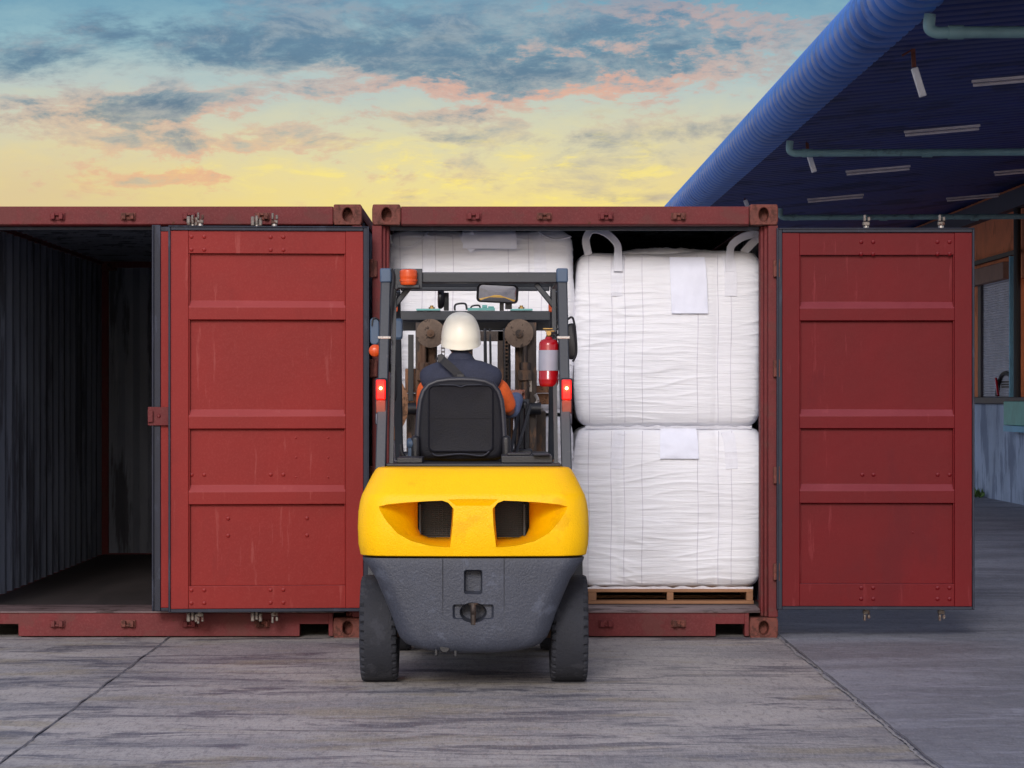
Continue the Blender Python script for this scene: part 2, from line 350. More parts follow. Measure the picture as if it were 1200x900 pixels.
def dome(bm, c, r, axis=(0, -1, 0), n=10, flat=.6):
    ax = Vector(axis).normalized(); a = ax.orthogonal().normalized(); b = ax.cross(a); c = Vector(c)
    rings = []
    for k in range(4):
        t = k / 4 * pi / 2
        rings.append([c + ax * r * flat * sin(t) + (a * cos(2 * pi * i / n) + b * sin(2 * pi * i / n)) * r * cos(t) for i in range(n)])
    vr = ring_loft(bm, rings, False); tip = bm.verts.new(c + ax * r * flat)
    for i in range(n): bm.faces.new((vr[-1][i], vr[-1][(i + 1) % n], tip))
def lathe(bm, prof, c, axis=(1, 0, 0), n=48):   # prof (r, t along axis)
    ax = Vector(axis).normalized(); a = ax.orthogonal().normalized(); b = ax.cross(a); c = Vector(c)
    rings = [[c + ax * t + (a * cos(2 * pi * i / n) + b * sin(2 * pi * i / n)) * r for i in range(n)] for r, t in prof]
    ring_loft(bm, rings)
def rrect(cx, cy, w, h, r, n=5):
    pts = []
    for sx_, sy_, a0 in ((1, 1, 0), (-1, 1, 90), (-1, -1, 180), (1, -1, 270)):
        for k in range(n + 1):
            a = R(a0 + 90 * k / n); pts.append((cx + sx_ * (w / 2 - r) + r * cos(a), cy + sy_ * (h / 2 - r) + r * sin(a)))
    return pts
def thing(name, label, cat, loc=(0, 0, 0), rotz=0, group=None):
    o = bpy.data.objects.new(name, None); COL.objects.link(o); o.empty_display_size = .2
    o.location = loc; o.rotation_euler = (0, 0, rotz); o['label'] = label; o['category'] = cat
    if group: o['group'] = group
    return o
def tag(o, label, cat, group=None, kind=None):
    o['label'] = label; o['category'] = cat
    if group: o['group'] = group
    if kind: o['kind'] = kind
    return o
def boolean(o, cutters):
    """apply difference with temporary cutter meshes"""
    for cbm in cutters:
        bmesh.ops.recalc_face_normals(cbm, faces=cbm.faces)
        me = bpy.data.meshes.new('cutter'); cbm.to_mesh(me); cbm.free()
        c = bpy.data.objects.new('cutter', me); COL.objects.link(c); c.parent = o.parent; c.location = o.location
        b = o.modifiers.new('cut', 'BOOLEAN'); b.operation = 'DIFFERENCE'; b.solver = 'EXACT'; b.object = c
        bpy.context.view_layer.update()
        dg = bpy.context.evaluated_depsgraph_get()
        nm = bpy.data.meshes.new_from_object(o.evaluated_get(dg)); mats = list(o.data.materials)
        o.modifiers.remove(b); o.data = nm; nm.materials.clear()
        for mm in mats: nm.materials.append(mm)
        bpy.data.objects.remove(c)
    smooth_by_angle(o.data, 30)

# ================================================================== SETTING
def sheet(name, x0, x1, y0, y1, z, mat):
    bm = bmesh.new(); vs = [bm.verts.new(p) for p in ((x0, y0, z), (x1, y0, z), (x1, y1, z), (x0, y1, z))]; bm.faces.new(vs)
    o = obj(name, bm, mat); o['kind'] = 'structure'; return o
JL = -1.93; JR = 1.74
ground = sheet('ground', -900, 900, -400, 1800, 0, M['yard'])
# paler slabs, laid between two joints that run away from the camera
bm = bmesh.new()
vs = [bm.verts.new(p) for p in ((JL + .006, -2, .004), (JR - .02, -2, .004), (JR - .02, 23.5, .004), (JL + .006, 23.5, .004))]; bm.faces.new(vs)
vs = [bm.verts.new(p) for p in ((-6.5, -2, .004), (JL - .006, -2, .004), (JL - .006, 23.5, .004), (-6.5, 23.5, .004))]; bm.faces.new(vs)
o = obj('concrete_slab', bm, M['slab']); o['kind'] = 'structure'
def wobble(name, x, wdt, z, mat, seed, amp):
    bm = bmesh.new(); prev = None
    for i in range(420):
        y = 9 + i * .02 if i < 400 else 17 + (i - 400) * .5
        c = x + amp * noise.noise(Vector((seed, y * 2.1, 0))) + amp * .5 * noise.noise(Vector((seed, y * 11, 3)))
        ww = wdt * (.55 + .9 * abs(noise.noise(Vector((seed + 5, y * 6, 1)))))
        a = bm.verts.new((c - ww, y, z)); b = bm.verts.new((c + ww, y, z))
        if prev: bm.faces.new((prev[0], prev[1], b, a))
        prev = (a, b)
    o = obj(name, bm, mat, smooth=0); o['kind'] = 'structure'
wobble('paving_joint', JL, .006, .008, M['joint'], 1.3, .015)
wobble('paving_joint', JR + .006, .006, .012, M['joint'], 4.3, .008)
wobble('paving_edge', JR - .012, .010, .008, M['jointlip'], 8.3, .02)

# ================================================================== SHIPPING CONTAINERS
CW, CL, CHT = 2.438, 6.058, 2.606
def casting_bm(x0, y0, z0, w=.172, d=.178, h=.124, front=-1, holew=.03, holeh=.042):
    """hollow corner casting with an oval hole in its outer end"""
    bm = bmesh.new(); n = 24
    y = y0 if front < 0 else y0 + d; dirn = 1 if front < 0 else -1
    cx, cz = x0 + w / 2, z0 + h / 2
    outer, inner = [], []
    for k in range(n):
        a = 2 * pi * (k + .5) / n; c, s = cos(a), sin(a)
        m_ = min((w / 2) / max(abs(c), 1e-6), (h / 2) / max(abs(s), 1e-6))
        r_ = (abs(c) ** 5 + abs(s) ** 5) ** (-1 / 5)
        outer.append((cx + c * m_ * (.985 if abs(abs(c * m_) - w / 2) < 1e-4 and abs(abs(s * m_) - h / 2) < .02 else 1), cz + s * m_)); inner.append((cx + c * holew, cz + s * holeh))
    o1 = [bm.verts.new((a, y, b)) for a, b in outer]; i1 = [bm.verts.new((a, y, b)) for a, b in inner]
    i2 = [bm.verts.new((a, y + dirn * .09, b)) for a, b in inner]; o2 = [bm.verts.new((a, y + dirn * d, b)) for a, b in outer]
    for k in range(n):
        j = (k + 1) % n
        bm.faces.new((o1[k], o1[j], i1[j], i1[k])); bm.faces.new((i1[k], i1[j], i2[j], i2[k])); bm.faces.new((o1[k], o2[k], o2[j], o1[j]))
    bm.faces.new(i2); bm.faces.new(o2)
    return bm
def corr(a0, a1, pitch=.278, depth=.036):
    """trapezoid corrugation as (along, offset)"""
    pts = []; a = a0
    while a < a1 - 1e-6:
        for f, o_ in ((0, 0), (.26, 0), (.5, depth), (.76, depth)):
            if a + f * pitch < a1: pts.append((a + f * pitch, o_))
        a += pitch
    pts.append((a1, 0)); return pts
def sheetstrip(bm, prof, fn, t0, t1, th):
    """corrugated sheet with thickness: prof = (along, off)"""
    rings = []
    for (a, o_) in prof: rings.append([fn(a, o_, t0), fn(a, o_, t1), fn(a, o_ + th, t1), fn(a, o_ + th, t0)])
    ring_loft(bm, rings)
def container(label, x):
    c = thing('shipping_container', label, 'container', (x, 16.7, 0), 0, 'red shipping containers standing side by side')
    for zz in (0.0, CHT - .124):
        for (cx_) in (0, CW - .172):
            obj('corner_casting', casting_bm(cx_, 0, zz), M['casting'], c, bevel=.006)
            obj('corner_casting', casting_bm(cx_, CL - .178, zz, front=1), M['casting'], c, bevel=.006)
    # front corner posts: stepped section
    for s in (0, 1):
        prof = [(0.0, .012), (.058, .012), (.062, .05), (.078, .05), (.082, .085), (.098, .085), (.104, .15), (0.0, .15)]
        if s: prof = [(CW - a, b) for a, b in prof]
        bm = bmesh.new(); extrude_z(bm, prof, .126, CHT - .126)
        p = obj('corner_post', bm, M['redold'], c, bevel=.004)
        for hz in (.40, .98, 1.62, 2.22):
            hb = bmesh.new(); xx = .0 if not s else CW
            sg = -1 if not s else 1
            box(hb, min(xx - sg * .03, xx + sg * .012), max(xx - sg * .03, xx + sg * .012), -.02, .011, hz - .05, hz + .05)
            cyl(hb, (xx + sg * .004, -.02, hz - .055), (xx + sg * .004, -.02, hz + .055), .013, 12)
            obj('hinge', hb, M['casting'], p, bevel=.003)
        bm = bmesh.new(); xx = 0 if not s else CW - .1
        box(bm, xx, xx + .1, CL - .12, CL - .01, .126, CHT - .126); obj('corner_post', bm, M['redold'], c, bevel=.004)
    # header with a sloped lip
    bm = bmesh.new(); extrude_x(bm, [(.014, CHT - .012), (.014, CHT - .118), (.03, CHT - .128), (.10, CHT - .128), (.12, CHT - .10), (.12, CHT - .012)], .174, CW - .174)
    h = obj('door_header', bm, M['redold'], c, bevel=.003)
    bm = B((.106, CW - .106, .085, .14, CHT - .150, CHT - .129)); obj('header_lip', bm, M['gasket'], h, bevel=.003)
    # sill with fork pockets
    bm = bmesh.new()
    zt = .150
    xs = [.174, .20, .375, CW - .375, CW - .20, CW - .174]
    for i in range(5):
        z0 = .085 if i in (1, 3) else .012
        box(bm, xs[i], xs[i + 1], .016, .14, z0, zt)
    bmesh.ops.remove_doubles(bm, verts=bm.verts, dist=.0001)
    si = obj('door_sill', bm, M['redold'], c, bevel=.002)
    bm = bmesh.new(); extrude_x(bm, [(.010, .1525), (.010, .160), (.05, .176), (.30, .180), (.30, .1525)], .106, CW - .106)
    obj('threshold_plate', bm, M['sillplate'], si, bevel=.002)
    # lock keepers on header and sill
    for i, kx in enumerate((.61, 1.035, 1.405, 1.84)):
        for zz, sg in ((CHT - .072, 1), (.088, -1)):
            kb = bmesh.new()
            box(kb, kx - .045, kx + .045, .002, .013, zz - .022, zz + .022)
            box(kb, kx - .036, kx - .012, -.028, .002, zz - .018, zz + .018); box(kb, kx + .012, kx + .036, -.028, .002, zz - .018, zz + .018)
            box(kb, kx - .012, kx + .012, -.020, .002, zz + sg * .004, zz + sg * .016)
            obj('lock_keeper', kb, M['casting' if i % 2 else 'redold'], c, bevel=.003)
    # rails, walls, roof, end wall, floor
    for xx in (.0, CW - .06):
        obj('bottom_rail', B((xx, xx + .06, .18, CL - .18, .03, .17)), M['redold'], c, bevel=.003)
        obj('top_rail', B((xx, xx + .06, .18, CL - .18, CHT - .08, CHT - .01)), M['redold'], c, bevel=.003)
    prof = corr(.15, CL - .13)
    bm = bmesh.new(); sheetstrip(bm, prof, lambda a, o_, t: (.010 + o_, a, t), .171, CHT - .081, .004); obj('side_panel', bm, M['inner'], c, smooth=0)
    bm = bmesh.new(); sheetstrip(bm, prof, lambda a, o_, t: (CW - .010 - o_, a, t), .171, CHT - .081, -.004); obj('side_panel', bm, M['inner'], c, smooth=0)
    bm = bmesh.new(); sheetstrip(bm, corr(.125, CL - .02, .21, .02), lambda a, o_, t: (t, a, CHT - .055 + o_), .062, CW - .062, .003); obj('roof_panel', bm, M['inner'], c, smooth=0)
    bm = bmesh.new(); sheetstrip(bm, corr(.101, CW - .101, .25, .04), lambda a, o_, t: (a, CL - .075 + o_, t), .18, CHT - .10, .004); obj('end_wall', bm, M['inner'], c, smooth=0)
    obj('end_header', B((.174, CW - .174, CL - .12, CL - .005, CHT - .0995, CHT - .004)), M['redold'], c)
    obj('end_sill', B((.1005, CW - .1005, CL - .12, CL - .005, .125, .1795)), M['redold'], c)
    fl = bmesh.new(); box(fl, .06, CW - .06, .302, CL - .1205, .13, .172); obj('floor_board', fl, M['plyfloor'], c)
    return c
cL = container('open empty red container on the left with a dark bare interior', -3.212)
cR = container('red container behind the forklift, filled with white bulk bags', -.712)

ZB, ZT = .175, 2.462           # door leaf bottom and top (with seal)
def door(parent, loc, s, ang, label, bolts, cams, name='door', W=1.15, mat='red'):
    """leaf with hinge at local x=0 running to s*1.15; its inner face looks to local -y"""
    bm = bmesh.new()
    def X(a): return s * a
    def bx(a, b, y0, y1, z0, z1): box(bm, min(X(a), X(b)), max(X(a), X(b)), y0, y1, z0, z1)
    z0, z1 = ZB + .02, ZT - .028
    bx(.034, .138, 0, .05, z0, z1); bx(W - .118, W - .014, 0, .05, z0, z1)
    bx(.1385, W - .1185, .005, .05, z1 - .134, z1); bx(.1385, W - .1185, .005, .05, z0, z0 + .134)
    prof = [(.036, z1 - .1345)]
    for zt_ in (2.02, 1.374, .926):
        prof += [(.036, zt_), (.0, zt_ - .040), (.0, zt_ - .112), (.036, zt_ - .118)]
    prof += [(.036, z0 + .1345)]
    back = [(y + .004, z) for y, z in prof][::-1]
    full = prof + back
    a0, a1 = sorted((X(.1385), X(W - .1185)))
    extrude_x(bm, full, a0, a1)
    # thin weld lips along the panel edge
    bx(.1385, .146, .012, .036, z0 + .135, z1 - .135) ; bx(W - .126, W - .1187, .008, .036, z0 + .135, z1 - .135)
    for (a, z) in bolts:
        if 1 > 0:
            rail = (z > z1 - .13) or (z < z0 + .13)
            r_ = .0125
            if len(str(a)) and a < 0: a, r_ = -a, .007
            dome(bm, (X(a), .005 if rail else .036, z), r_)
    d = obj(name, bm, M[mat], parent, loc, (0, 0, R(ang)), bevel=.003, smooth=18)
    if label: d['label'] = label
    g = bmesh.new()
    def gx(a, b, y0, y1, za, zb): box(g, min(X(a), X(b)), max(X(a), X(b)), y0, y1, za, zb)
    gx(0, .033, -.012, .022, ZB, ZT); gx(W - .013, W, -.012, .022, ZB, ZT)
    gx(.0335, W - .0135, -.012, .022, ZT - .027, ZT); gx(.0335, W - .0135, -.012, .022, ZB, ZB + .019)
    gx(.0, .010, -.020, -.013, ZB, ZT); gx(.0105, W - .0005, -.020, -.013, ZT - .008, ZT)
    obj('rubber_seal', g, M['gasket'], d, bevel=.003)
    for a in cams:
        r_ = bmesh.new(); cyl(r_, (X(a), .082, ZB - .02), (X(a), .082, ZT + .03), .017, 12)
        for zz in (.35, 1.0, 1.65, 2.25): box(r_, X(a) - .04, X(a) + .04, .052, .07, zz - .035, zz + .035)
        obj('locking_bar', r_, M['steel'], d)
        for zz, sg in ((ZT + .03, 1), (ZB - .02, -1)):
            k = bmesh.new()
            box(k, X(a) - .020, X(a) + .020, .060, .104, zz - .012, zz + .012)
            box(k, X(a) - .018, X(a) - .004, .045, .082, zz + sg * .013 - .000 if sg > 0 else zz - .052, zz + .052 if sg > 0 else zz - .013)
            box(k, X(a) + .006, X(a) + .022, .050, .080, zz + .014 if sg > 0 else zz - .040, zz + .040 if sg > 0 else zz - .014)
            obj('locking_cam', k, M['camsteel'], d, bevel=.005)
    return d
def lz(py): return wz(py, 16.6)
xr = 1.714
rb = []
for py in (283, 297, 690, 703):
    for px in (1010, 1024, 1099, 1113): rb.append(((px - 911) / 195.2, lz(py)))
for px in (1012, 1025, 1100, 1114): rb.append(((px - 911) / 195.2, lz(557)))
rb.append((-(1075 - 915) / 195.2, lz(625)))
door(cR, (xr + .712, -.02, 0), 1, -1.2, 'red right hand door, darkened for shade, swung fully open', rb, (.545, .995), W=1.182, mat='redright')
lb = []
for py in (279, 294, 690, 705):
    for px in (225, 240, 318, 333): lb.append(((434 - px) / 199, lz(py)))
for px in (225, 240, 318, 333): lb.append(((434 - px) / 199, lz(556)))
for px, py in ((268, 607), (268, 627), (361, 607), (361, 627)): lb.append(((434 - px) / 199, lz(py)))
for px in (348, 386):
    for py in (513, 536, 559): lb.append((-(434 - px) / 199, lz(py)))
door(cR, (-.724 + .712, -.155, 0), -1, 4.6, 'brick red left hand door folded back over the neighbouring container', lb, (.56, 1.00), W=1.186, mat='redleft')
# the left container's own right-hand door: a little ajar, mostly hidden by the folded leaf
def ajar_door():
    bm = bmesh.new(); W = 1.17
    box(bm, -W, -W + .10, -.02, .03, ZB + .02, ZT - .028); box(bm, -.11, -.02, -.02, .03, ZB + .02, ZT - .028)
    box(bm, -W + .1005, -.1105, -.015, .03, ZT - .15, ZT - .028); box(bm, -W + .1005, -.1105, -.015, .03, ZB + .02, ZB + .14)
    prof = [(0.0, ZT - .151)]
    for zt_ in (2.0, 1.55, 1.1, .65): prof += [(0, zt_), (.028, zt_ - .05), (.028, zt_ - .14), (0, zt_ - .19)]
    prof += [(0.0, ZB + .141)]
    extrude_x(bm, prof + [(y + .004, z) for y, z in prof][::-1], -W + .1005, -.1105)
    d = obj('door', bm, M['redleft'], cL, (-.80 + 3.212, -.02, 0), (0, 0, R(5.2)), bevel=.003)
    d['label'] = 'nearly closed right hand door, only its left edge showing'
    g = bmesh.new()
    box(g, -W - .045, -W - .0005, -.03, .035, ZB, ZT + .01); box(g, -W, -.02, -.025, .03, ZT - .0275, ZT); box(g, -W, -.02, -.025, .03, ZB, ZB + .0195)
    box(g, -W - .052, -W - .040, -.045, -.0305, ZB, ZT + .01)
    obj('rubber_seal', g, M['gasket'], d, bevel=.004)
    k = bmesh.new(); box(k, -W - .075, -W + .07, -.05, -.0455, 1.28, 1.39); box(k, -W - .075, -W - .045, -.07, -.051, 1.30, 1.37); dome(k, (-W - .01, -.05, 1.335), .012)
    box(k, -W + .02, -W + .045, -.0452, -.021, 1.29, 1.38)
    obj('latch_plate', k, M['redold'], d, bevel=.003)
    for a in (-.98, -.60):
        r_ = bmesh.new(); cyl(r_, (a, -.045, ZB - .03), (a, -.045, ZT + .03), .014, 12); obj('locking_bar', r_, M['steel'], d)
        for zz, sg in ((ZT + .034, 1), (ZB - .034, -1)):
            q = bmesh.new(); box(q, a - .036, a - .014, -.07, -.03, zz - .028, zz + .028); box(q, a - .010, a + .008, -.068, -.03, zz - .020, zz + .034)
            box(q, a + .011, a + .032, -.066, -.03, zz - .030, zz + .022)
            obj('locking_cam', q, M['camsteel'], d, bevel=.006)
ajar_door()

# ================================================================== BULK BAGS
def fold(p, seed):
    """horizontal cloth folds gated by low noise"""
    a = noise.noise(Vector((p.x * 1.7 + seed, p.y * 1.7, p.z * 17 + 1.2 * noise.noise(Vector((p.x * 2 + seed, p.z * 3, 0))))))
    b = noise.noise(Vector((p.x * 3.1 + seed * 2, p.y * 3, p.z * 40)))
    g = .5 + .5 * noise.noise(Vector((p.x * 2.2 + seed, p.z * 2.2, 4)))
    r1 = 1 - min(1, abs(a) * 3.2)
    mid = .25 + .65 * min(1, abs(p.x) / .22) if abs(p.z - .5) < .3 else .8
    return (.0110 * r1 * r1 * g * g * 1.6 + .0022 * (1 - min(1, abs(b) * 3)) * (.4 + g)) * mid + .024 * noise.noise(Vector((p.x * 2.6, p.z * 2.8, seed)))
def bag(label, cx, y0, z0, w_, d_, h_, seed, loops, pouch, topdip=.03, sag=1.0):
    root = thing('bulk_bag', label, 'bulk bag', (cx, y0 + d_ / 2, z0), 0, 'white bulk bags in the right container')
    def shape(q):          # q in [-1,1]^3 on the cube surface
        e = 13.0
        n_ = (abs(q.x) ** e + abs(q.y) ** e + abs(q.z) ** e) ** (1 / e)
        k = q / n_
        t = (k.z + 1) / 2
        wv = 1 - .028 * (t ** 6) - .045 * ((1 - t) ** 4) + .018 * sin(pi * t) + .01 * sin(t * 7 + seed)
        z = t * h_
        if t > .5:
            z -= topdip * (1 - (k.x ** 2)) * ((t - .5) * 2) ** 6 * (.5 + .5 * k.y * -1 * .3)
            z += .012 * noise.noise(Vector((k.x * 2.3 + seed, k.y * 2.3, 0))) * ((t - .5) * 2) ** 4
        p = Vector((k.x * w_ / 2 * wv, k.y * d_ / 2 * wv, z))
        nrm = Vector((abs(k.x) ** 6 * (1 if k.x > 0 else -1), abs(k.y) ** 6 * (1 if k.y > 0 else -1), abs(k.z) ** 8 * (1 if k.z > 0 else -.0))).normalized() if True else None
        f = fold(Vector((k.x * w_ / 2 + .37 * k.y, k.y * d_ / 2, z)), seed)
        # tucks near the strap seams
        for sxp in (-.56, .50):
            f -= .006 * math.exp(-((k.x - sxp) / .04) ** 2) * (1 if abs(k.y) > .8 else 0)
        f += .010 * math.exp(-((k.x) / .45) ** 4) * sin(pi * t) if k.y < -.8 else 0
        return p + nrm * f
    NX, NZ, NY = 96, 190, 40
    bm = bmesh.new(); cache = {}
    def V(i, j, k):
        key = (i, j, k)
        if key not in cache: cache[key] = bm.verts.new(shape(Vector((-1 + 2 * i / NX, -1 + 2 * j / NY, -1 + 2 * k / NZ))))
        return cache[key]
    for i in range(NX):
        for k in range(NZ):
            bm.faces.new((V(i, 0, k), V(i + 1, 0, k), V(i + 1, 0, k + 1), V(i, 0, k + 1))); 
            if k % 1 == 0: bm.faces.new((V(i, NY, k), V(i, NY, k + 1), V(i + 1, NY, k + 1), V(i + 1, NY, k)))
    for j in range(NY):
        for k in range(NZ):
            bm.faces.new((V(0, j, k), V(0, j, k + 1), V(0, j + 1, k + 1), V(0, j + 1, k))); bm.faces.new((V(NX, j, k), V(NX, j + 1, k), V(NX, j + 1, k + 1), V(NX, j, k + 1)))
    for i in range(NX):
        for j in range(NY):
            bm.faces.new((V(i, j, 0), V(i, j + 1, 0), V(i + 1, j + 1, 0), V(i + 1, j, 0))); bm.faces.new((V(i, j, NZ), V(i + 1, j, NZ), V(i + 1, j + 1, NZ), V(i, j + 1, NZ)))
    # frayed bottom seam: small ears at the corners
    obj('bag_body', bm, M['bag'], root, smooth=80)
    def front(xn, zn, off=.004):
        p = shape(Vector((xn, -1, zn * 2 - 1))); return p + Vector((0, -off, 0))
    # stitched seams
    def seam(xs_, k):
        p = front(xs_, .03 + k * .94 / 90, .0022); p.x = xs_ * w_ / 2 * .985 + .003 * sin(k * .12 + seed); p.z = h_ * (.03 + k * .94 / 90); return p
    for xs_ in (-.86, -.62, -.48, -.29, .30, .52, .66):
        b2 = bmesh.new(); ribbon(b2, [seam(xs_, k) for k in range(91)], .0035, .003)
        obj('stitched_seam', b2, M['stitch'], root, smooth=0)
    # sewn strap reinforcements + loops
    b2 = bmesh.new(); row = []
    for k in range(121):
        xn = -.97 + 1.94 * k / 120; p = front(xn, .012, .0)
        q = noise.noise(Vector((xn * 9 + seed, 1, 2))); q2 = noise.noise(Vector((xn * 31, seed, 2)))
        lo, hi = Vector((p.x, p.y - .006 + .006 * q, -.004 - .006 * abs(q2))), Vector((p.x, p.y - .012 + .005 * q2, .012 + .010 * q))
        row.append([b2.verts.new(v_) for v_ in (lo, hi, hi + Vector((0, .004, 0)), lo + Vector((0, .004, 0)))])
    for a_, b_ in zip(row[:-1], row[1:]):
        for i_ in range(4): b2.faces.new((a_[i_], a_[(i_ + 1) % 4], b_[(i_ + 1) % 4], b_[i_]))
    b2.faces.new(row[0]); b2.faces.new(row[-1][::-1])
    obj('bottom_hem', b2, M['bagstrap'], root, smooth=60)
    for xs_ in (-.55, .64):
        b2 = bmesh.new(); ribbon(b2, [front(xs_, 1.0 - k * .25 / 24 - .012, .006) for k in range(25)], .075, .004)
        obj('strap_patch', b2, M['bagstrap'], root, smooth=0)
    for lp, wdt, side in loops:
        b2 = bmesh.new(); ribbon(b2, curve_pts(lp, 8), wdt, .006, side)
        obj('lifting_loop', b2, M['bagstrap'], root, bevel=0, smooth=60)
    if pouch:
        xa, xb, za, zb, tilt = pouch
        b2 = bmesh.new(); n = 14; fr, bk = [], []
        for k in range(n + 1):
            zn = zb + (za - zb) * k / n
            row, rb_ = [], []
            for i in range(n + 1):
                xn = xa + (xb - xa) * i / n + tilt * k / n
                base_ = front(xn, min(zn, .995), .009)
                bulge = .012 * sin(pi * i / n) * sin(pi * k / n) + .006 * noise.noise(Vector((i * .4, k * .4, seed)))
                base_.y = min(base_.y, -d_ / 2 + .01) - .010 - bulge * (.5 + .5 * k / n)
                base_.z = zn * h_
                row.append(base_); rb_.append(base_ + Vector((0, .006, 0)))
            fr.append(row); bk.append(rb_)
        F = [[b2.verts.new(p) for p in r] for r in fr]; G = [[b2.verts.new(p) for p in r] for r in bk]
        for a in range(n):
            for b in range(n):
                b2.faces.new((F[a][b], F[a][b + 1], F[a + 1][b + 1], F[a + 1][b])); b2.faces.new((G[a][b], G[a + 1][b], G[a + 1][b + 1], G[a][b + 1]))
        for a in range(n):
            b2.faces.new((F[a][0], F[a + 1][0], G[a + 1][0], G[a][0])); b2.faces.new((F[a][n], G[a][n], G[a + 1][n], F[a + 1][n]))
            b2.faces.new((F[0][a], G[0][a], G[0][a + 1], F[0][a + 1])); b2.faces.new((F[n][a], F[n][a + 1], G[n][a + 1], G[n][a]))
        obj('document_pouch', b2, M['pouch'], root, smooth=60)
    return root
BD = 17.16
def bl(px, py, root_x, root_z, D=BD, dy=0):   # photo position on the bag front -> bag local
    return Vector((wx(px, D) - root_x, D - (BD + .525) + dy, wz(py, D) - root_z))
xR = wx(784.5, BD); WB = 1.168
zlow = .172 + .108
# pallets
def pallet(label, cx, y0, z0):
    p = thing('wooden_pallet', label, 'pallet', (cx, y0, z0), 0, 'wooden pallets under the bulk bags')
    W = 1.10
    for k in range(7):
        yb = .0 + k * .165; obj('top_board', B((-W / 2 + .045, W / 2 - .035, yb, yb + .10, .072, .090)), M['wood'], p, bevel=.002)
    for k in range(3):
        yb = k * .49; obj('bottom_board', B((-W / 2 - .02, W / 2 - .03, yb - .004, yb + .10, 0.0, .020)), M['wood'], p, bevel=.002)
    for xb in (-W / 2 + .05, -.015, W / 2 - .075):
        for k in range(3): obj('block', B((xb, xb + .04 if xb > -.1 else xb + .05, k * .49 + .004, k * .49 + .09, .0205, .0715)), M['wood'], p, bevel=.002)
    return p
pallet('wooden pallet under the lower right bulk bag, on the container floor', xR, BD + .0, .1735)
xL = wx(562.5, BD)
pallet('wooden pallet hidden under the lower left bulk bag behind the forklift', xL, BD + .0, .1735)
zl = .1735 + .0915
L1 = lambda px, py, dy=0, D=BD: bl(px, py, xR, zlow2, D, dy)
hlow = 1.005
lowR = bag('lower right bulk bag, resting on the wooden pallet', xR, BD, zl, WB + .01, 1.05, hlow, 3.1, [], (-.10, .30, .80, .985, 0), .01)
zlow2 = zl + hlow - .012
htop = wz(292, BD) - zlow2
loopsR = [([L1(724, 318, -.014), L1(724, 300, -.02), L1(723, 287, -.03), L1(713, 276, -.04), L1(701, 270, -.02), L1(692, 271, .02), L1(687, 281, .05), L1(690, 298, .06)], .056, 'arch'),
          ([L1(855, 318, -.014), L1(855, 300, -.02), L1(857, 288, -.03), L1(868, 279, -.04), L1(882, 275, -.03), L1(888, 278, .02), L1(880, 287, .05), L1(872, 296, .08)], .058, 'arch')]
topR = bag('upper right bulk bag, white, with two standing lifting loops and a hanging pouch', xR, BD, zlow2, WB, 1.05, htop, 7.7, loopsR, (-.0, .38, .64, .955, .02), .022)
# gathered filling spout cloth on top of the upper right bag
bm = bmesh.new(); n = 30
for_ = []
for i in range(n + 1):
    row = []
    for j in range(13):
        x_ = -.36 + .72 * i / n; a = pi * j / 12
        hgt = .055 * (sin(pi * i / n) ** .5 if 0 < i < n else 0) * (1 + .25 * noise.noise(Vector((i * .5, j * .5, 2))))
        row.append(bm.verts.new((x_, -.20 - .22 * cos(a), htop - .03 + hgt * sin(a) + .004 * noise.noise(Vector((i, j * 2, 5))))))
    for_.append(row)
for i in range(n):
    for j in range(12): bm.faces.new((for_[i][j], for_[i][j + 1], for_[i + 1][j + 1], for_[i + 1][j]))
obj('filling_spout', bm, M['bag'], topR, smooth=70)
lowL = bag('lower left bulk bag, mostly hidden behind the forklift seat and mast', xL, BD, zl, WB, 1.05, wz(487, BD) - zl, 5.3, [], None, .03)
zL2 = wz(483, BD)
hL = wz(268.5, BD) - zL2
L2 = lambda px, py, dy=0: bl(px, py, xL, zL2, BD, dy)
loopsL = [([L2(458, 276, -.03), L2(460, 286, -.05), L2(472, 290, -.055), L2(486, 287, -.05), L2(496, 278, -.03), L2(501, 272, .03)], .014, (0, 1, .25)),
          ([L2(632, 271, .02), L2(640, 277, -.03), L2(651, 281, -.055), L2(662, 279, -.05), L2(668, 277, -.02)], .022, (0, 1, .5))]
topL = bag('upper left bulk bag, white, raised in front of the forklift mast', xL, BD, zL2, WB, 1.05, hL, 11.9, loopsL, None, .012)
bm = bmesh.new()
ribbon(bm, curve_pts([L2(573, 270, .05), L2(573, 272, -.01), L2(573, 277, -.045), L2(574, 284, -.06), L2(574, 292, -.062)], 6), .33, .005, (1, 0, 0))
obj('document_pouch', bm, M['pouch'], topL, smooth=60)
bm = bmesh.new()
ribbon(bm, curve_pts([L2(548, 271, .05), L2(546, 274, -.03), L2(551, 283, -.045), L2(558, 291, -.052)], 6), .09, .004, (1, 0, .3))
obj('label_flap', bm, M['pouch'], topL, smooth=60)

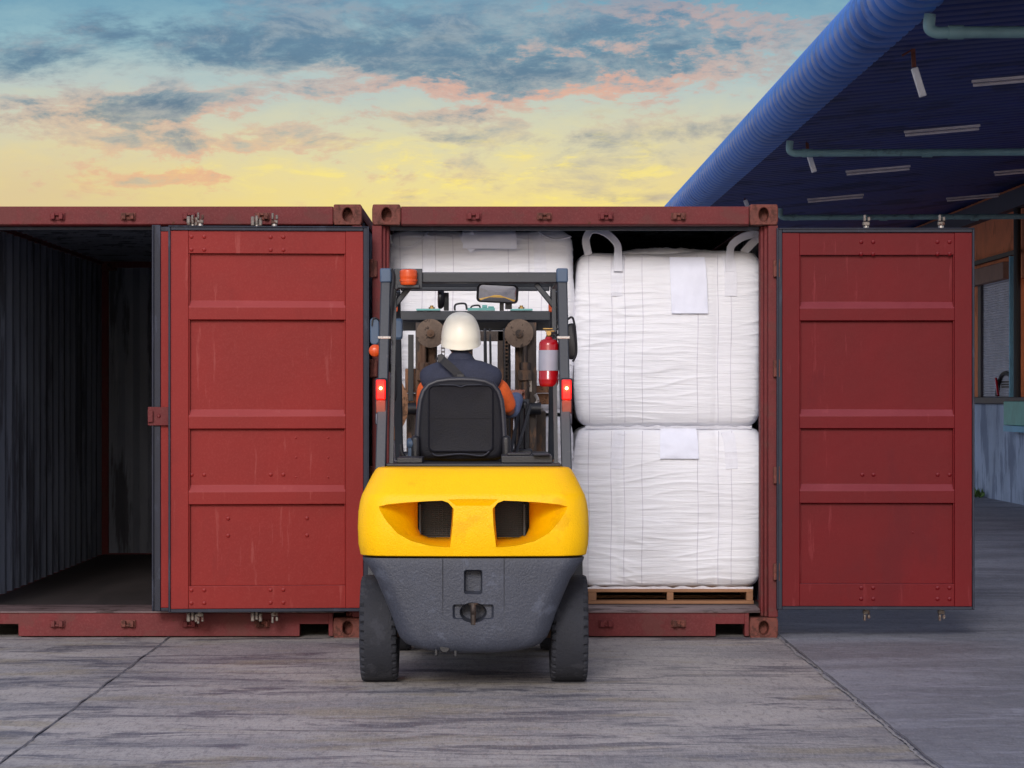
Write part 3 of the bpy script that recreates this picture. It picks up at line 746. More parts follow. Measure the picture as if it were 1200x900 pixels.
# ================================================================== FORKLIFT
F0 = Vector((-.086, 14.15, 0))
FK = thing('forklift', 'yellow and grey forklift seen from behind at the open container', 'forklift', F0)
XC = -.086
def fo(name, bm, mat, parent=None, **kw):
    par = parent or FK
    if parent is None: kw['offset'] = F0; return obj(name, bm, mat, FK, **kw)
    kw['offset'] = F0; return obj(name, bm, mat, parent, **kw)
def section(z, hw, yr, yf, rad, crown=.02, n=10, m=14):
    pts = [(XC + hw, yf, z)]
    pts = []
    # start front right, go along right side to rear, round corner, rear face, left
    pts.append((XC + hw - .01, yf, z)); pts.append((XC + hw, yf - .05, z)) 
    for k in range(n + 1):
        a = pi / 2 * k / n
        pts.append((XC + hw - rad + rad * cos(a), yr + crown + rad - rad * sin(a) - 0, z))
    flat = hw - rad
    for k in range(1, m):
        t = 1 - 2 * k / m
        pts.append((XC + flat * t, yr + crown * t * t, z))
    for k in range(n + 1):
        a = pi / 2 * (1 - k / n)
        pts.append((XC - hw + rad - rad * cos(a), yr + crown + rad - rad * sin(a), z))
    pts.append((XC - hw, yf - .05, z)); pts.append((XC - hw + .01, yf, z))
    return pts
# --- upper yellow counterweight
lv = [(.662, .548, 13.66), (.668, .560, 13.64), (.72, .570, 13.625), (.80, .573, 13.618), (.88, .570, 13.618), (.93, .562, 13.62), (.965, .552, 13.625), (.978, .545, 13.635),
      (1.02, .525, 13.675), (1.06, .505, 13.715), (1.085, .490, 13.745), (1.094, .478, 13.765), (1.097, .455, 13.80)]
bm = bmesh.new(); ring_loft(bm, [section(z, hw, yr, 14.22, .16 if z < 1.09 else .13) for z, hw, yr in lv])
cw = fo('counterweight', bm, M['yellow'])
def eye_cut(s):
    # outlines in photo pixels relative to centre line 555 on the rear face (D 13.65); left eye, mirrored
    fr = [(-112, 594), (-100, 591), (-75, 588.5), (-50, 587), (-36, 586.5), (-29, 589), (-23, 596), (-24, 615), (-27, 641), (-34, 641), (-52, 639), (-72, 634), (-88, 625), (-99, 613), (-107, 602)]
    bk = [(-67, 592), (-63, 589), (-56, 588.5), (-46, 588), (-36, 588), (-29, 590), (-25.5, 597), (-26, 612), (-28, 636), (-36, 636), (-44, 636), (-54, 635), (-63, 631), (-67, 622), (-67, 606)]
    def pt(a, b, D): return (XC + s * -a * -1 / K * 13.65 if False else XC + (a * s * -1) / K * 13.65, D, CH - (b - 467) / K * 13.65)
    def L(t): return [(f[0] + (b[0] - f[0]) * t, f[1] + (b[1] - f[1]) * t) for f, b in zip(fr, bk)]
    cb = bmesh.new()
    rings = []
    for t, D in ((-.30, 13.56), (0.0, 13.645), (.25, 13.70), (.6, 13.78), (.85, 13.85), (1.0, 13.93), (1.0, 14.10)):
        rings.append([pt(a, b, D) for a, b in L(t)])
    ring_loft(cb, rings)
    bmesh.ops.translate(cb, verts=cb.verts, vec=-F0)
    return cb
# shallow sunk bridge between the eyes
cb = bmesh.new()
def q_(a, b, D): return (XC + a / K * 13.65, D, CH - (b - 467) / K * 13.65)
ring_loft(cb, [[q_(-31, 584, 13.50), q_(31, 584, 13.50), q_(20, 592.5, 13.50), q_(-20, 592.5, 13.50)], [q_(-31, 584, 13.622), q_(31, 584, 13.622), q_(20, 592.5, 13.640), q_(-20, 592.5, 13.640)]])
bmesh.ops.translate(cb, verts=cb.verts, vec=-F0)
boolean(cw, [eye_cut(1), eye_cut(-1), cb])
bv = cw.modifiers.new('bevel', 'BEVEL'); bv.width = .006; bv.segments = 3; bv.limit_method = 'ANGLE'; bv.angle_limit = R(32); 
# black radiator mesh seen through both openings
for s in (-1, 1):
    bm = bmesh.new(); xa, xb = sorted((XC + s * .095, XC + s * .285))
    box(bm, xa, xb, 14.085, 14.095, .738, .935)
    for k in range(18): box(bm, xa, xb, 14.070, 14.0845, .749 + k * .010, .753 + k * .010)
    for k in range(9): box(bm, xa + (xb - xa) * k / 9, xa + (xb - xa) * k / 9 + .003, 14.064, 14.0695, .749, .915)
    fo('radiator_grille', bm, M['black'], smooth=0)
    fo('grille_post', B((XC + s * .262 - .012, XC + s * .262 - .002, 13.96, 14.06, .752, .91)), M['frame'])
# --- lower grey counterweight
lw = [(.655, .548, 13.655), (.642, .545, 13.652), (.60, .512, 13.652), (.545, .478, 13.652), (.46, .442, 13.654), (.377, .408, 13.658), (.30, .382, 13.662), (.262, .366, 13.666), (.228, .335, 13.674), (.205, .285, 13.69), (.19, .22, 13.71), (.183, .17, 13.74)]
bm = bmesh.new()
rings = []
for z, hw, yr in lw:
    r_ = section(z, hw, yr, 13.865 if z < .6 else 13.875, .10, .015)
    rings.append(r_)
ring_loft(bm, rings)
cg = fo('lower_counterweight', bm, M['grey'])
def cut_poly(poly, D0, D1, shrink=1.0):
    cb = bmesh.new(); cxp = sum(p[0] for p in poly) / len(poly); cyp = sum(p[1] for p in poly) / len(poly)
    rs = []
    for D, k in ((13.5, 1.0 + (1 - shrink) * .6), (D0, 1.0), (D1, shrink)):
        rs.append([(XC + (cxp + (a - cxp) * k) / K * 13.66, D, CH - ((cyp + (b - cyp) * k) - 467) / K * 13.66) for a, b in poly])
    ring_loft(cb, rs); bmesh.ops.translate(cb, verts=cb.verts, vec=-F0); return cb
rec1 = cut_poly(rrect(0, 682, 22, 29, 3, 3), 13.65, 13.73, .8)
circ = [(17 * cos(2 * pi * k / 24), 718 + 12 * sin(2 * pi * k / 24)) for k in range(24)]
rec2 = cut_poly(rrect(0, 717, 50, 18, 3, 3), 13.65, 13.69, .86)
rec3 = cut_poly(circ, 13.66, 13.78, .8)
grooves = []
for a in (-35.5, 36.5):
    cb = bmesh.new(); ring_loft(cb, [[(XC + (a + q) / K * 13.66, D, z) for q, D in ((-1.8, 13.60), (1.8, 13.60), (.5, 13.664), (-.5, 13.664))] for z in (.30, .70)])
    bmesh.ops.translate(cb, verts=cb.verts, vec=-F0); grooves.append(cb)
boolean(cg, [rec1, rec2, rec3] + grooves)
bv = cg.modifiers.new('bevel', 'BEVEL'); bv.width = .007; bv.segments = 2; bv.limit_method = 'ANGLE'; bv.angle_limit = R(35)
bm = bmesh.new(); tube(bm, curve_pts([(XC, 13.66, .43), (XC, 13.655, .415), (XC, 13.66, .39), (XC, 13.70, .365)], 5), .014, 12); cyl(bm, (XC, 13.665, .33), (XC, 13.665, .435), .013, 12); cyl(bm, (XC, 13.665, .428), (XC, 13.665, .436), .024, 14)
fo('tow_pin', bm, M['greasy'])
bm = bmesh.new(); cyl(bm, (XC - .14, 13.69, .215), (XC - .14, 13.78, .215), .026, 18); box(bm, XC - .19, XC - .175, 13.70, 13.75, .172, .205); box(bm, XC - .095, XC - .08, 13.70, 13.75, .168, .2)
fo('drain_plug', bm, M['black'], bevel=.003)
# chassis and hood
fo('chassis', B((XC - .30, XC + .30, 13.88, 15.75, .20, .62), (XC - .44, XC + .44, 14.48, 15.7, .26, .60), (XC - .28, XC + .28, 15.751, 16.22, .22, .55)), M['black'], bevel=.01)
bm = bmesh.new(); box(bm, XC - .45, XC + .45, 14.225, 14.95, .60, 1.03)
fo('engine_hood', bm, M['yellow'], bevel=.04, seg=4)
bm = bmesh.new(); box(bm, XC - .44, XC + .44, 14.0, 14.5, 1.0985, 1.112); box(bm, XC + .14, XC + .40, 14.1, 14.55, 1.113, 1.150); box(bm, XC + .17, XC + .29, 14.15, 14.4, 1.151, 1.162); box(bm, XC - .39, XC - .26, 14.1, 14.5, 1.113, 1.140)
box(bm, XC + .30, XC + .385, 14.05, 14.5, 1.151, 1.158)
fo('console_cover', bm, M['black'], bevel=.012, seg=3)
fo('floor_plate', B((XC - .44, XC + .44, 14.952, 15.70, .605, .64)), M['black'], bevel=.005)
bm = bmesh.new(); box(bm, XC - .43, XC + .43, 15.702, 15.80, .56, 1.14); fo('dashboard', bm, M['black'], bevel=.03, seg=3)
for s in (-1, 1):
    bm = bmesh.new(); rs = []
    for k in range(13):
        a = R(15 + 150 * k / 12); rs.append([(XC + s * .36, 15.92 - .385 * cos(a), .345 + .385 * sin(a)), (XC + s * .60, 15.92 - .385 * cos(a), .345 + .385 * sin(a)), (XC + s * .60, 15.92 - .40 * cos(a), .345 + .40 * sin(a)), (XC + s * .36, 15.92 - .40 * cos(a), .345 + .40 * sin(a))])
    ring_loft(bm, rs); fo('fender', bm, M['black'])
# --- wheels
def wheel(xc_, yc, rad, wd, outer):
    bm = bmesh.new(); N = 144; hw = wd / 2
    prof = [(.58, -hw * .80, 0), (.64, -hw * .96, 0), (.80, -hw, 0), (.90, -hw * .99, 1), (.965, -hw * .94, 1), (.988, -hw * .84, 1), (.994, -hw * .74, 1), (.995, -hw * .72, 0), (1.0, 0, 0), (.995, hw * .72, 0), (.994, hw * .74, 1), (.988, hw * .84, 1), (.965, hw * .94, 1), (.90, hw * .99, 1), (.80, hw, 0), (.64, hw * .96, 0), (.58, hw * .80, 0)]
    rings = []
    for pi_, (r_, t, lug) in enumerate(prof):
        ring = []
        for k in range(N):
            a = 2 * pi * k / N; rr = r_ * rad
            ph = (k + (2 if t > 0 else 0)) % 4
            if lug and ph == 0:
                rr -= .012; t2 = t * .95
            else: t2 = t
            ring.append((xc_ + t2, yc + rr * cos(a), rad + rr * sin(a)))
        rings.append(ring)
    ring_loft(bm, rings)
    ty = fo('wheel', bm, M['rubber'], smooth=35)
    r2 = bmesh.new(); lathe(r2, [(rad * .585, -hw * .75), (rad * .50, -hw * .55), (rad * .22, -hw * .4), (rad * .2, -hw * .15), (rad * .2, hw * .15), (rad * .22, hw * .4), (rad * .50, hw * .55), (rad * .585, hw * .75)], (xc_, yc, rad), n=40)
    for k in range(6):
        a = 2 * pi * k / 6; 
        for sg in (-1, 1): cyl(r2, (xc_ + sg * hw * .3, yc + rad * .33 * cos(a), rad + rad * .33 * sin(a)), (xc_ + sg * hw * .60, yc + rad * .33 * cos(a), rad + rad * .33 * sin(a)), .012, 8)
    fo('rim', r2, M['rim'], ty)
RW = .272
wheel(XC - .478, 14.16, RW, .190, -1); wheel(XC + .482, 14.16, RW, .190, 1)
wheel(XC - .475, 15.92, .335, .22, -1); wheel(XC + .475, 15.92, .335, .22, 1)
bm = bmesh.new(); cyl(bm, (XC - .40, 14.16, RW), (XC + .40, 14.16, RW), .05); cyl(bm, (XC - .38, 15.92, .335), (XC + .38, 15.92, .335), .08); box(bm, XC - .33, XC + .33, 14.06, 14.26, RW - .06, RW + .07)
fo('axle', bm, M['greasy'], bevel=.005)
# --- overhead guard
YR, ZR = 14.40, 2.10
bm = bmesh.new(); YF = 15.52
for s in (-1, 1):
    beam(bm, (XC + s * .470, 14.02, 1.02), (XC + s * .455, YR, ZR - .03), .052, .075)
    beam(bm, (XC + s * .455, YR - .035, ZR - .02), (XC + s * .440, YF, ZR - .03), .045, .06)
    beam(bm, (XC + s * .440, YF, ZR - .062), (XC + s * .435, 15.84, 1.10), .045, .06)
    beam(bm, (XC + s * .43, YR + .02, ZR - .20), (XC + s * .32, YR + .02, ZR - .065), .018, .03, (0, 1, 0))
beam(bm, (XC - .43, YR, ZR - .035), (XC + .43, YR, ZR - .035), .06, .055, (0, 1, 0))
beam(bm, (XC - .415, YF, ZR - .035), (XC + .415, YF, ZR - .035), .05, .05, (0, 1, 0))
for k in range(5):
    yb = YR + .16 + k * .19; beam(bm, (XC - .43, yb, ZR - .022), (XC + .43, yb, ZR - .022), .012, .045, (0, 1, 0))
og = fo('overhead_guard', bm, M['frame'], bevel=.006, seg=3)
for s in (-1, 1):
    fo('post_cap', B((XC + s * .455 - .030, XC + s * .455 + .030, YR - .06, YR + .03, ZR - .062, ZR + .012)), M['framecap'], og, bevel=.008)
    fo('clamp', B((XC + s * .459 - .034, XC + s * .459 + .034, YR - .16, YR - .06, 1.745, 1.760)), M['steel'], og, bevel=.003)
# inner dark channel beside each rear post
for s in (-1, 1):
    bm = bmesh.new(); beam(bm, (XC + s * .418, 14.12, 1.10), (XC + s * .412, YR + .03, ZR - .10), .020, .05); fo('post_channel', bm, M['black'], og)
# --- tail lights
for s in (-1, 1):
    D = 14.17
    def PX(a): return XC + s * a
    x0, x1 = sorted((PX(.442), PX(.501)))
    zc = lambda py: CH - (py - 467) / K * 14.13
    h = fo('tail_light', B((x0, x1, 14.125, 14.20, zc(498), zc(443))), M['black'], bevel=.008)
    fo('red_lens', B((x0 + .005, x1 - .005, 14.105, 14.1245, zc(468.5), zc(445))), M['redlens'], h, bevel=.006)
    fo('amber_lens', B((x0 + .005, x1 - .005, 14.108, 14.1245, zc(484), zc(469))), M['orangedim'], h, bevel=.004)
    fo('clear_lens', B((x0 + .005, x1 - .005, 14.108, 14.1245, zc(497), zc(484.5))), M['clear'], h, bevel=.004)
    bm = bmesh.new(); dome(bm, ((x0 + x1) / 2, 14.1045, zc(455)), .008, flat=.8); fo('bulb', bm, M['bulb'], h)
    l = bpy.data.lights.new('tail_lamp_glow', 'POINT'); l.energy = .7; l.color = (1, .08, .03); l.shadow_soft_size = .02
    lo = bpy.data.objects.new('tail_lamp_glow', l); COL.objects.link(lo); lo.parent = FK; lo.location = Vector(((x0 + x1) / 2, 14.07, zc(455))) - F0
# --- beacon and bracket
D = 14.36
bm = B((wx(462, D), wx(495, D), 14.345, 14.352, wz(339, D), wz(315, D)), (wx(466, D), wx(492, D), 14.30, 14.344, wz(338, D), wz(334, D)))
bp = fo('beacon_bracket', bm, M['frame'], bevel=.003)
bm = bmesh.new(); lathe(bm, [(.036, 0), (.040, .004), (.042, .012), (.042, .018), (.046, .019), (.046, .030), (.043, .032), (.045, .040), (.0455, .05), (.0445, .058), (.0455, .066), (.044, .074), (.036, .080)], (wx(479, D), 14.31, wz(334.5, D)), (0, 0, 1), 28)
fo('warning_beacon', bm, M['orange'])
# --- mast
YM = 16.30
def mx(px): return wx(px, YM)
def mz(py): return wz(py, YM)
bm = bmesh.new()
for s in (-1, 1):
    c = XC + s * .325
    box(bm, c - .028, c + .028, YM - .05, YM + .06, .12, mz(378)); 
    c2 = XC + s * .255
    box(bm, c2 - .026, c2 + .026, YM + .0, YM + .10, .14, mz(378)); box(bm, XC + s * .29 - .045, XC + s * .29 + .045, YM + .062, YM + .07, .5, mz(382))
    box(bm, XC + s * .29 - .012, XC + s * .29 + .012, YM + .02, YM + .05, .14, mz(430))
for zz in (.30, 1.0):
    box(bm, XC - .345, XC + .345, YM + .061, YM + .085, zz, zz + .09)
ms = fo('mast', bm, M['greasy'], bevel=.004)
fo('mast_crossbar', B((mx(466), mx(645), YM - .02, YM + .05, mz(375.5), mz(364.5))), M['frame'], bevel=.004)
fo('mast_crossbar', B((wx(461, 16.45), wx(648, 16.45), 16.43, 16.47, wz(387.5, 16.45), wz(375, 16.45))), M['frame'], bevel=.004)
for px, rr in ((505, .084), (608, .084)):
    bm = bmesh.new(); lathe(bm, [(rr, 0), (rr, .008), (rr - .012, .014), (rr - .012, .026), (rr, .032), (rr, .040), (.03, .040), (.03, -.014), (.02, -.02), (.022, 0)][::-1][4:] + [], (mx(px), YM - .09, mz(391)), (0, 1, 0), 36)
    pl = fo('chain_pulley', bm, M['pulley'])
    bm = bmesh.new(); cyl(bm, (mx(px), YM - .115, mz(391)), (mx(px), YM - .06, mz(391)), .022, 16); cyl(bm, (mx(px), YM - .125, mz(391)), (mx(px), YM - .1155, mz(391)), .010, 6); fo('hub', bm, M['greasy'], pl)
    # chain hanging from the wheel
    bm = bmesh.new()
    for k in range(34):
        zz = mz(395) - k * .022; xo = mx(px) + (.072 if px < 555 else -.072)
        box(bm, xo - .011, xo - .007, YM - .078, YM - .062, zz - .010, zz + .010); box(bm, xo + .007, xo + .011, YM - .078, YM - .062, zz - .010, zz + .010); box(bm, xo - .0065, xo + .0065, YM - .074, YM - .066, zz - .004, zz + .004)
    fo('lift_chain', bm, M['greasy'], smooth=0)
for px, r_ in ((497, .024), (615, .026)):
    bm = bmesh.new(); cyl(bm, (mx(px), YM - .075, .25), (mx(px), YM - .075, mz(447)), r_, 20); cyl(bm, (mx(px), YM - .075, mz(447)), (mx(px), YM - .075, mz(405)), r_ * .55, 16)
    box(bm, mx(px) - .04, mx(px) + .04, YM - .11, YM - .052, mz(446), mz(434)); cyl(bm, (mx(px), YM - .075, mz(434)), (mx(px), YM - .075, mz(425)), .033, 8)
    fo('lift_cylinder', bm, M['greasy'], bevel=.002)
# centre hoses / free-lift ram
bm = bmesh.new(); cyl(bm, (mx(547), YM + .02, .2), (mx(547), YM + .02, mz(388)), .035, 20); fo('lift_cylinder', bm, M['greasy'])
for px, r_ in ((569, .010), (575, .007), (592, .010), (597, .008)):
    bm = bmesh.new(); tube(bm, curve_pts([(mx(px) + .02, YM - .05, .9), (mx(px), YM - .06, 1.2), (mx(px), YM - .055, 1.6), (mx(px) - .004, YM - .03, mz(385))], 6), r_, 8); fo('hydraulic_hose', bm, M['black'])
fo('hose_bracket', B((mx(562), mx(590), YM - .04, YM - .02, mz(400), mz(388)), (mx(583), mx(592), YM - .04, YM - .01, mz(450), mz(388))), M['greasy'], bevel=.003)
fo('mast_plate', B((mx(590), mx(598), YM - .03, YM + .03, mz(545), mz(392)), (mx(478), mx(484.5), YM + .03, YM + .06, mz(470), mz(392))), M['black'], bevel=.002)
fo('bolt_strip', B((mx(619), mx(623), YM - .06, YM - .051, mz(459), mz(445))), M['steel'])
# bits on top of the mast bar
bm = B((mx(488), mx(516), YM - .04, YM + .05, mz(364), mz(362)), (mx(598), mx(624), YM - .04, YM + .05, mz(364), mz(362)), (mx(548), mx(580), YM - .03, YM + .03, mz(364), mz(361)))
fo('mast_top_plate', bm, M['teal'])
for px in (506, 611): bm = bmesh.new(); cyl(bm, (mx(px), YM, mz(362)), (mx(px), YM, mz(360)), .018, 6); cyl(bm, (mx(px), YM, mz(360)), (mx(px), YM, mz(358)), .010, 12); fo('grease_nut', bm, M['brass'])
bm = bmesh.new(); tube(bm, curve_pts([(mx(533), YM, mz(364)), (mx(534), YM, mz(357)), (mx(545), YM, mz(356)), (mx(547), YM, mz(363))], 5), .006, 8); fo('hose_hook', bm, M['black'])
bm = bmesh.new(); tube(bm, curve_pts([(mx(551), YM, mz(364)), (mx(553), YM, mz(359)), (mx(561), YM, mz(358)), (mx(563), YM, mz(362))], 5), .005, 8); fo('hose_hook', bm, M['black'])
bm = B((mx(565), mx(571), YM - .02, YM + .02, mz(361), mz(357.5)), (mx(572), mx(579), YM - .02, YM + .02, mz(361), mz(359))); fo('valve_fitting', bm, M['teal'], bevel=.003)
# front work lamp, seen edge on
D = 15.6
bm = bmesh.new(); lathe(bm, [(.045, -.012), (.058, -.008), (.060, .008), (.05, .02), (.03, .026)], (wx(515.5, D), D, wz(349.5, D)), (1, 0, 0), 28); fo('work_lamp', bm, M['black'])
fo('lamp_bracket', B((wx(520, D), wx(526, D), D - .02, D + .02, wz(364, D), wz(343, D))), M['black'], bevel=.003)
# --- carriage, backrest and forks
YC = 16.50
bm = B((XC - .47, XC + .47, YC, YC + .05, wz(474, YC), wz(461, YC)), (XC - .47, XC + .47, YC, YC + .05, 1.02, 1.10), (XC - .22, XC - .17, YC - .1, YC - .001, 1.02, 1.48), (XC + .17, XC + .22, YC - .1, YC - .001, 1.02, 1.48))
fo('fork_carriage', bm, M['dustbrown'], bevel=.006)
fo('carriage_bracket', B((wx(475, YC), wx(490, YC), YC - .05, YC - .001, wz(460.5, YC), wz(432, YC))), M['dustbrown'], bevel=.008)
fo('carriage_bracket', B((wx(622, YC), wx(644, YC), YC - .05, YC - .001, wz(460.5, YC), wz(452, YC)), (wx(618, YC), wx(629, YC), YC - .055, YC - .0015, wz(453, YC), wz(434, YC))), M['dustbrown'], bevel=.004)
for s in (-1, 1):
    xx = XC + s * .36
    bm = B((xx - .055, xx + .055, YC + .0505, YC + .09, 1.02, 1.36)); box(bm, xx - .055, xx + .055, YC + .0905, YC + 1.08, 1.335, 1.365)
    fo('fork', bm, M['greasy'], bevel=.004)
# brown rag-like sling loops tied on the carriage
for px0, s in ((471, 1),):
    D = 16.42
    bm = bmesh.new(); ribbon(bm, curve_pts([(wx(462, D), D, wz(442, D)), (wx(468, D), D - .02, wz(452, D)), (wx(474, D), D - .03, wz(466, D)), (wx(473, D), D - .03, wz(486, D)), (wx(467, D), D - .02, wz(500, D)), (wx(461, D), D, wz(515, D))], 6), .045, .012, (1, 0, .2))
    fo('sling', bm, M['dustbrown'], smooth=60)
D = 16.2
for pa in (478, 620): bm = bmesh.new(); cyl(bm, (wx(pa, D), D, wz(479, D)), (wx(pa + 14, D), D, wz(479, D)), .035, 18); fo('carriage_roller', bm, M['black'])
bm = bmesh.new(); tube(bm, curve_pts([(wx(622, D), D, wz(478, D)), (wx(630, D), D, wz(470, D)), (wx(627, D), D, wz(462, D))], 5), .01, 8); fo('carriage_hook', bm, M['steel'])
# --- seat
SX = wx(540, 14.62); ys = 14.62
def seat_outline(k=1.0, zt=wz(442.5, 14.62), zb=1.115):
    hw = .238 * k; pts = []
    cz = (zt + zb) / 2; H = (zt - zb)
    prof = [(0, 1.0), (.30, .995), (.55, .975), (.74, .93), (.86, .85), (.93, .74), (.965, .60), (.985, .45), (1.0, .30), (.99, .18), (.96, .08), (.90, .02), (.80, 0), (.4, -.01), (0, -.015)]
    P = [(a * hw, (b - .5) * H * k) for a, b in prof]
    Rr = [(SX + a, cz + b) for a, b in P]; Ll = [(SX - a, cz + b) for a, b in P[1:-1]][::-1]
    return Rr + Ll
bm = bmesh.new(); rings = []
for dy_, k in ((.0, .90), (-.012, .955), (0.02, .99), (.055, 1.0), (.085, .98), (.10, .9)):
    pass
rings = [[(x, ys + d, z) for x, z in seat_outline(k)] for d, k in ((-.004, .60), (-.006, .86), (.0, .925), (.018, .975), (.045, 1.0), (.075, .99), (.10, .93), (.10, .6))]
ring_loft(bm, rings)
st = fo('seat_backrest', bm, M['seatfab'], smooth=50)
# bolster rim
bm = bmesh.new(); ol = seat_outline(.955)
sel = [(x, z) for x, z in ol if z > 1.17]
sel.sort(key=lambda p: 0)
right = [(x, z) for x, z in ol[:len(ol) // 2 + 1]]; left = [(x, z) for x, z in ol[len(ol) // 2 + 1:]]
path = [p for p in (left + right) if p[1] > 1.16]
tube(bm, [(x, ys + .012, z) for x, z in path], .015, 10); fo('bolster_piping', bm, M['seatpipe'], st)
bm = bmesh.new()
zc0, zc1 = wz(530, ys), wz(451, ys)
pan = rrect(SX + .0, (zc0 + zc1) / 2, .345, zc1 - zc0, .03, 4)
ring_loft(bm, [[(x, ys + d, z) for x, z in [(SX + (a - SX) * k, (zc0 + zc1) / 2 + (b - (zc0 + zc1) / 2) * k) for a, b in pan]] for d, k in ((.0, 1.0), (-.014, 1.0), (-.018, .97), (-.013, .95), (-.011, .90), (-.011, .3))])
box(bm, SX - .155, SX + .155, ys - .014, ys - .0115, wz(490.5, ys), wz(489.5, ys))
fo('seat_back_panel', bm, M['seatfab'], st, smooth=30)
bm = bmesh.new(); tube(bm, curve_pts([(SX - .15, ys - .02, wz(531, ys)), (SX - .12, ys - .02, wz(534, ys)), (SX, ys - .02, wz(532, ys)), (SX + .11, ys - .02, wz(534, ys)), (SX + .15, ys - .02, wz(529, ys))], 6), .005, 6); fo('seat_trim', bm, M['seatpipe'], st)
bm = bmesh.new(); tube(bm, curve_pts([(SX - .11, ys - .019, wz(451, ys)), (SX - .03, ys - .019, wz(451.5, ys)), (SX, ys - .019, wz(453.5, ys)), (SX + .03, ys - .019, wz(451.5, ys)), (SX + .11, ys - .019, wz(451, ys))], 6), .004, 6); fo('seat_trim', bm, M['seatpipe'], st)
bm = bmesh.new(); box(bm, SX - .24, SX + .24, 14.725, 15.16, 1.035, 1.115); fo('seat_cushion', bm, M['seatfab'], bevel=.035, seg=4)
bm = bmesh.new(); box(bm, SX + .215, SX + .262, ys - .03, ys + .12, 1.115, 1.245); fo('recliner_cover', bm, M['black'], bevel=.018, seg=3); bm = bmesh.new(); box(bm, SX - .262, SX - .215, ys - .03, ys + .12, 1.115, 1.245); fo('recliner_cover', bm, M['black'], bevel=.018, seg=3)
bm = bmesh.new(); tube(bm, curve_pts([(wx(470, 14.6), 14.58, wz(521, 14.6)), (wx(471, 14.6), 14.57, wz(530, 14.6)), (wx(476, 14.6), 14.57, wz(538, 14.6)), (wx(486, 14.6), 14.58, wz(545, 14.6))], 6), [.012] * 19, 10); fo('seat_lever', bm, M['black'])
bm = bmesh.new(); lathe(bm, [(.02, -.02), (.030, -.012), (.030, .012), (.02, .02)], (wx(481, 14.6), 14.62, wz(520, 14.6)), (1, 0, 0), 20); box(bm, wx(478, 14.6), wx(486, 14.6), 14.60, 14.64, 1.13, 1.20); fo('seat_belt_reel', bm, M['framecap'], bevel=.004)
# --- steering wheel, levers
bm = bmesh.new(); cc = Vector((SX + .0, 15.33, 1.37)); ang = R(35); pts = []
for k in range(33):
    a = 2 * pi * k / 32; pts.append(cc + Vector((.165 * cos(a), .165 * sin(a) * cos(ang), .165 * sin(a) * sin(ang))))
tube(bm, pts, .013, 10, False)
for a in (0, 2.1, 4.2): cyl(bm, cc - Vector((0, 0, .02)), cc + Vector((.16 * cos(a), .16 * sin(a) * cos(ang), .16 * sin(a) * sin(ang))), .009, 8)
fo('steering_wheel', bm, M['black'])
bm = bmesh.new(); cyl(bm, cc, (SX, 15.70, .95), .03, 14); fo('steering_column', bm, M['black'])
D = 15.2
for (a, b), (c, d) in (((596, 540), (611, 472)), ((600, 545), (622, 475))):
    bm = bmesh.new(); tube(bm, curve_pts([(wx(a, D), D - .1, wz(b, D)), (wx(a * .6 + c * .4, D), D, wz(b * .6 + d * .4, D)), (wx(c, D), D + .12, wz(d, D))], 6), .010, 8); fo('grab_bar', bm, M['black'])
for px, zt_ in ((604, 1.42), (609, 1.44), (615, 1.42)):
    D = 15.35; bm = bmesh.new(); cyl(bm, (wx(px, D), D + .08, 1.10), (wx(px, D), D, zt_ - .02), .006, 8); dome(bm, (wx(px, D), D, zt_ - .015), .017, (0, 0, 1), flat=1.3); cyl(bm, (wx(px, D), D, zt_ - .035), (wx(px, D), D, zt_ - .012), .017, 12); fo('control_lever', bm, M['black'])
fo('lever_console', B((wx(597, 15.4), wx(624, 15.4), 15.30, 15.69, .90, 1.16)), M['black'], bevel=.01)
fo('data_plate', B((wx(608, 15.6), wx(619, 15.6), 15.55, 15.556, wz(476, 15.6), wz(469.5, 15.6)), (wx(607, 15.6), wx(620, 15.6), 15.5565, 15.60, 1.10, wz(468, 15.6))), M['frame'], bevel=.002)
# --- mirrors
def mirror_part(px, py, D, w_, h_, tilt):
    bm = bmesh.new(); c = (wx(px, D), wz(py, D)); rr = rrect(0, 0, w_, h_, h_ * .22, 5)
    ct, st_ = cos(tilt), sin(tilt)
    rr = [(a * ct - b * st_, a * st_ + b * ct) for a, b in rr]
    ring_loft(bm, [[(c[0] + a * k, D + d - b * k * .31, c[1] + b * k) for a, b in rr] for d, k in ((0, .93), (-.004, 1.0), (.015, 1.02), (.03, .9), (.034, .6))])
    m_ = fo('rear_view_mirror', bm, M['black'])
    bm = bmesh.new(); n = 10
    # convex glass
    rings = [[(c[0] + a * k * .90, D - .005 - .004 * (1 - k * k) - b * k * .86 * .31, c[1] + b * k * .86) for a, b in rr] for k in (1.0, .75, .5, .25, .05)]
    ring_loft(bm, rings); fo('mirror_glass', bm, M['mirror'], m_, smooth=60)
    return m_
mm = mirror_part(583, 344, 15.0, .222, .098, -.05)
D = 15.0
bm = bmesh.new(); box(bm, wx(585.5, D), wx(590.5, D), D + .0355, D + .05, wz(364, D), wz(352, D)); box(bm, wx(592, D), wx(600, D), D + .0355, D + .06, wz(362, D), wz(355, D)); beam(bm, (wx(590, D), D + .045, wz(352, D)), (wx(588, D), YF - .03, ZR - .05), .012, .012); fo('mirror_bracket', bm, M['black'], mm)
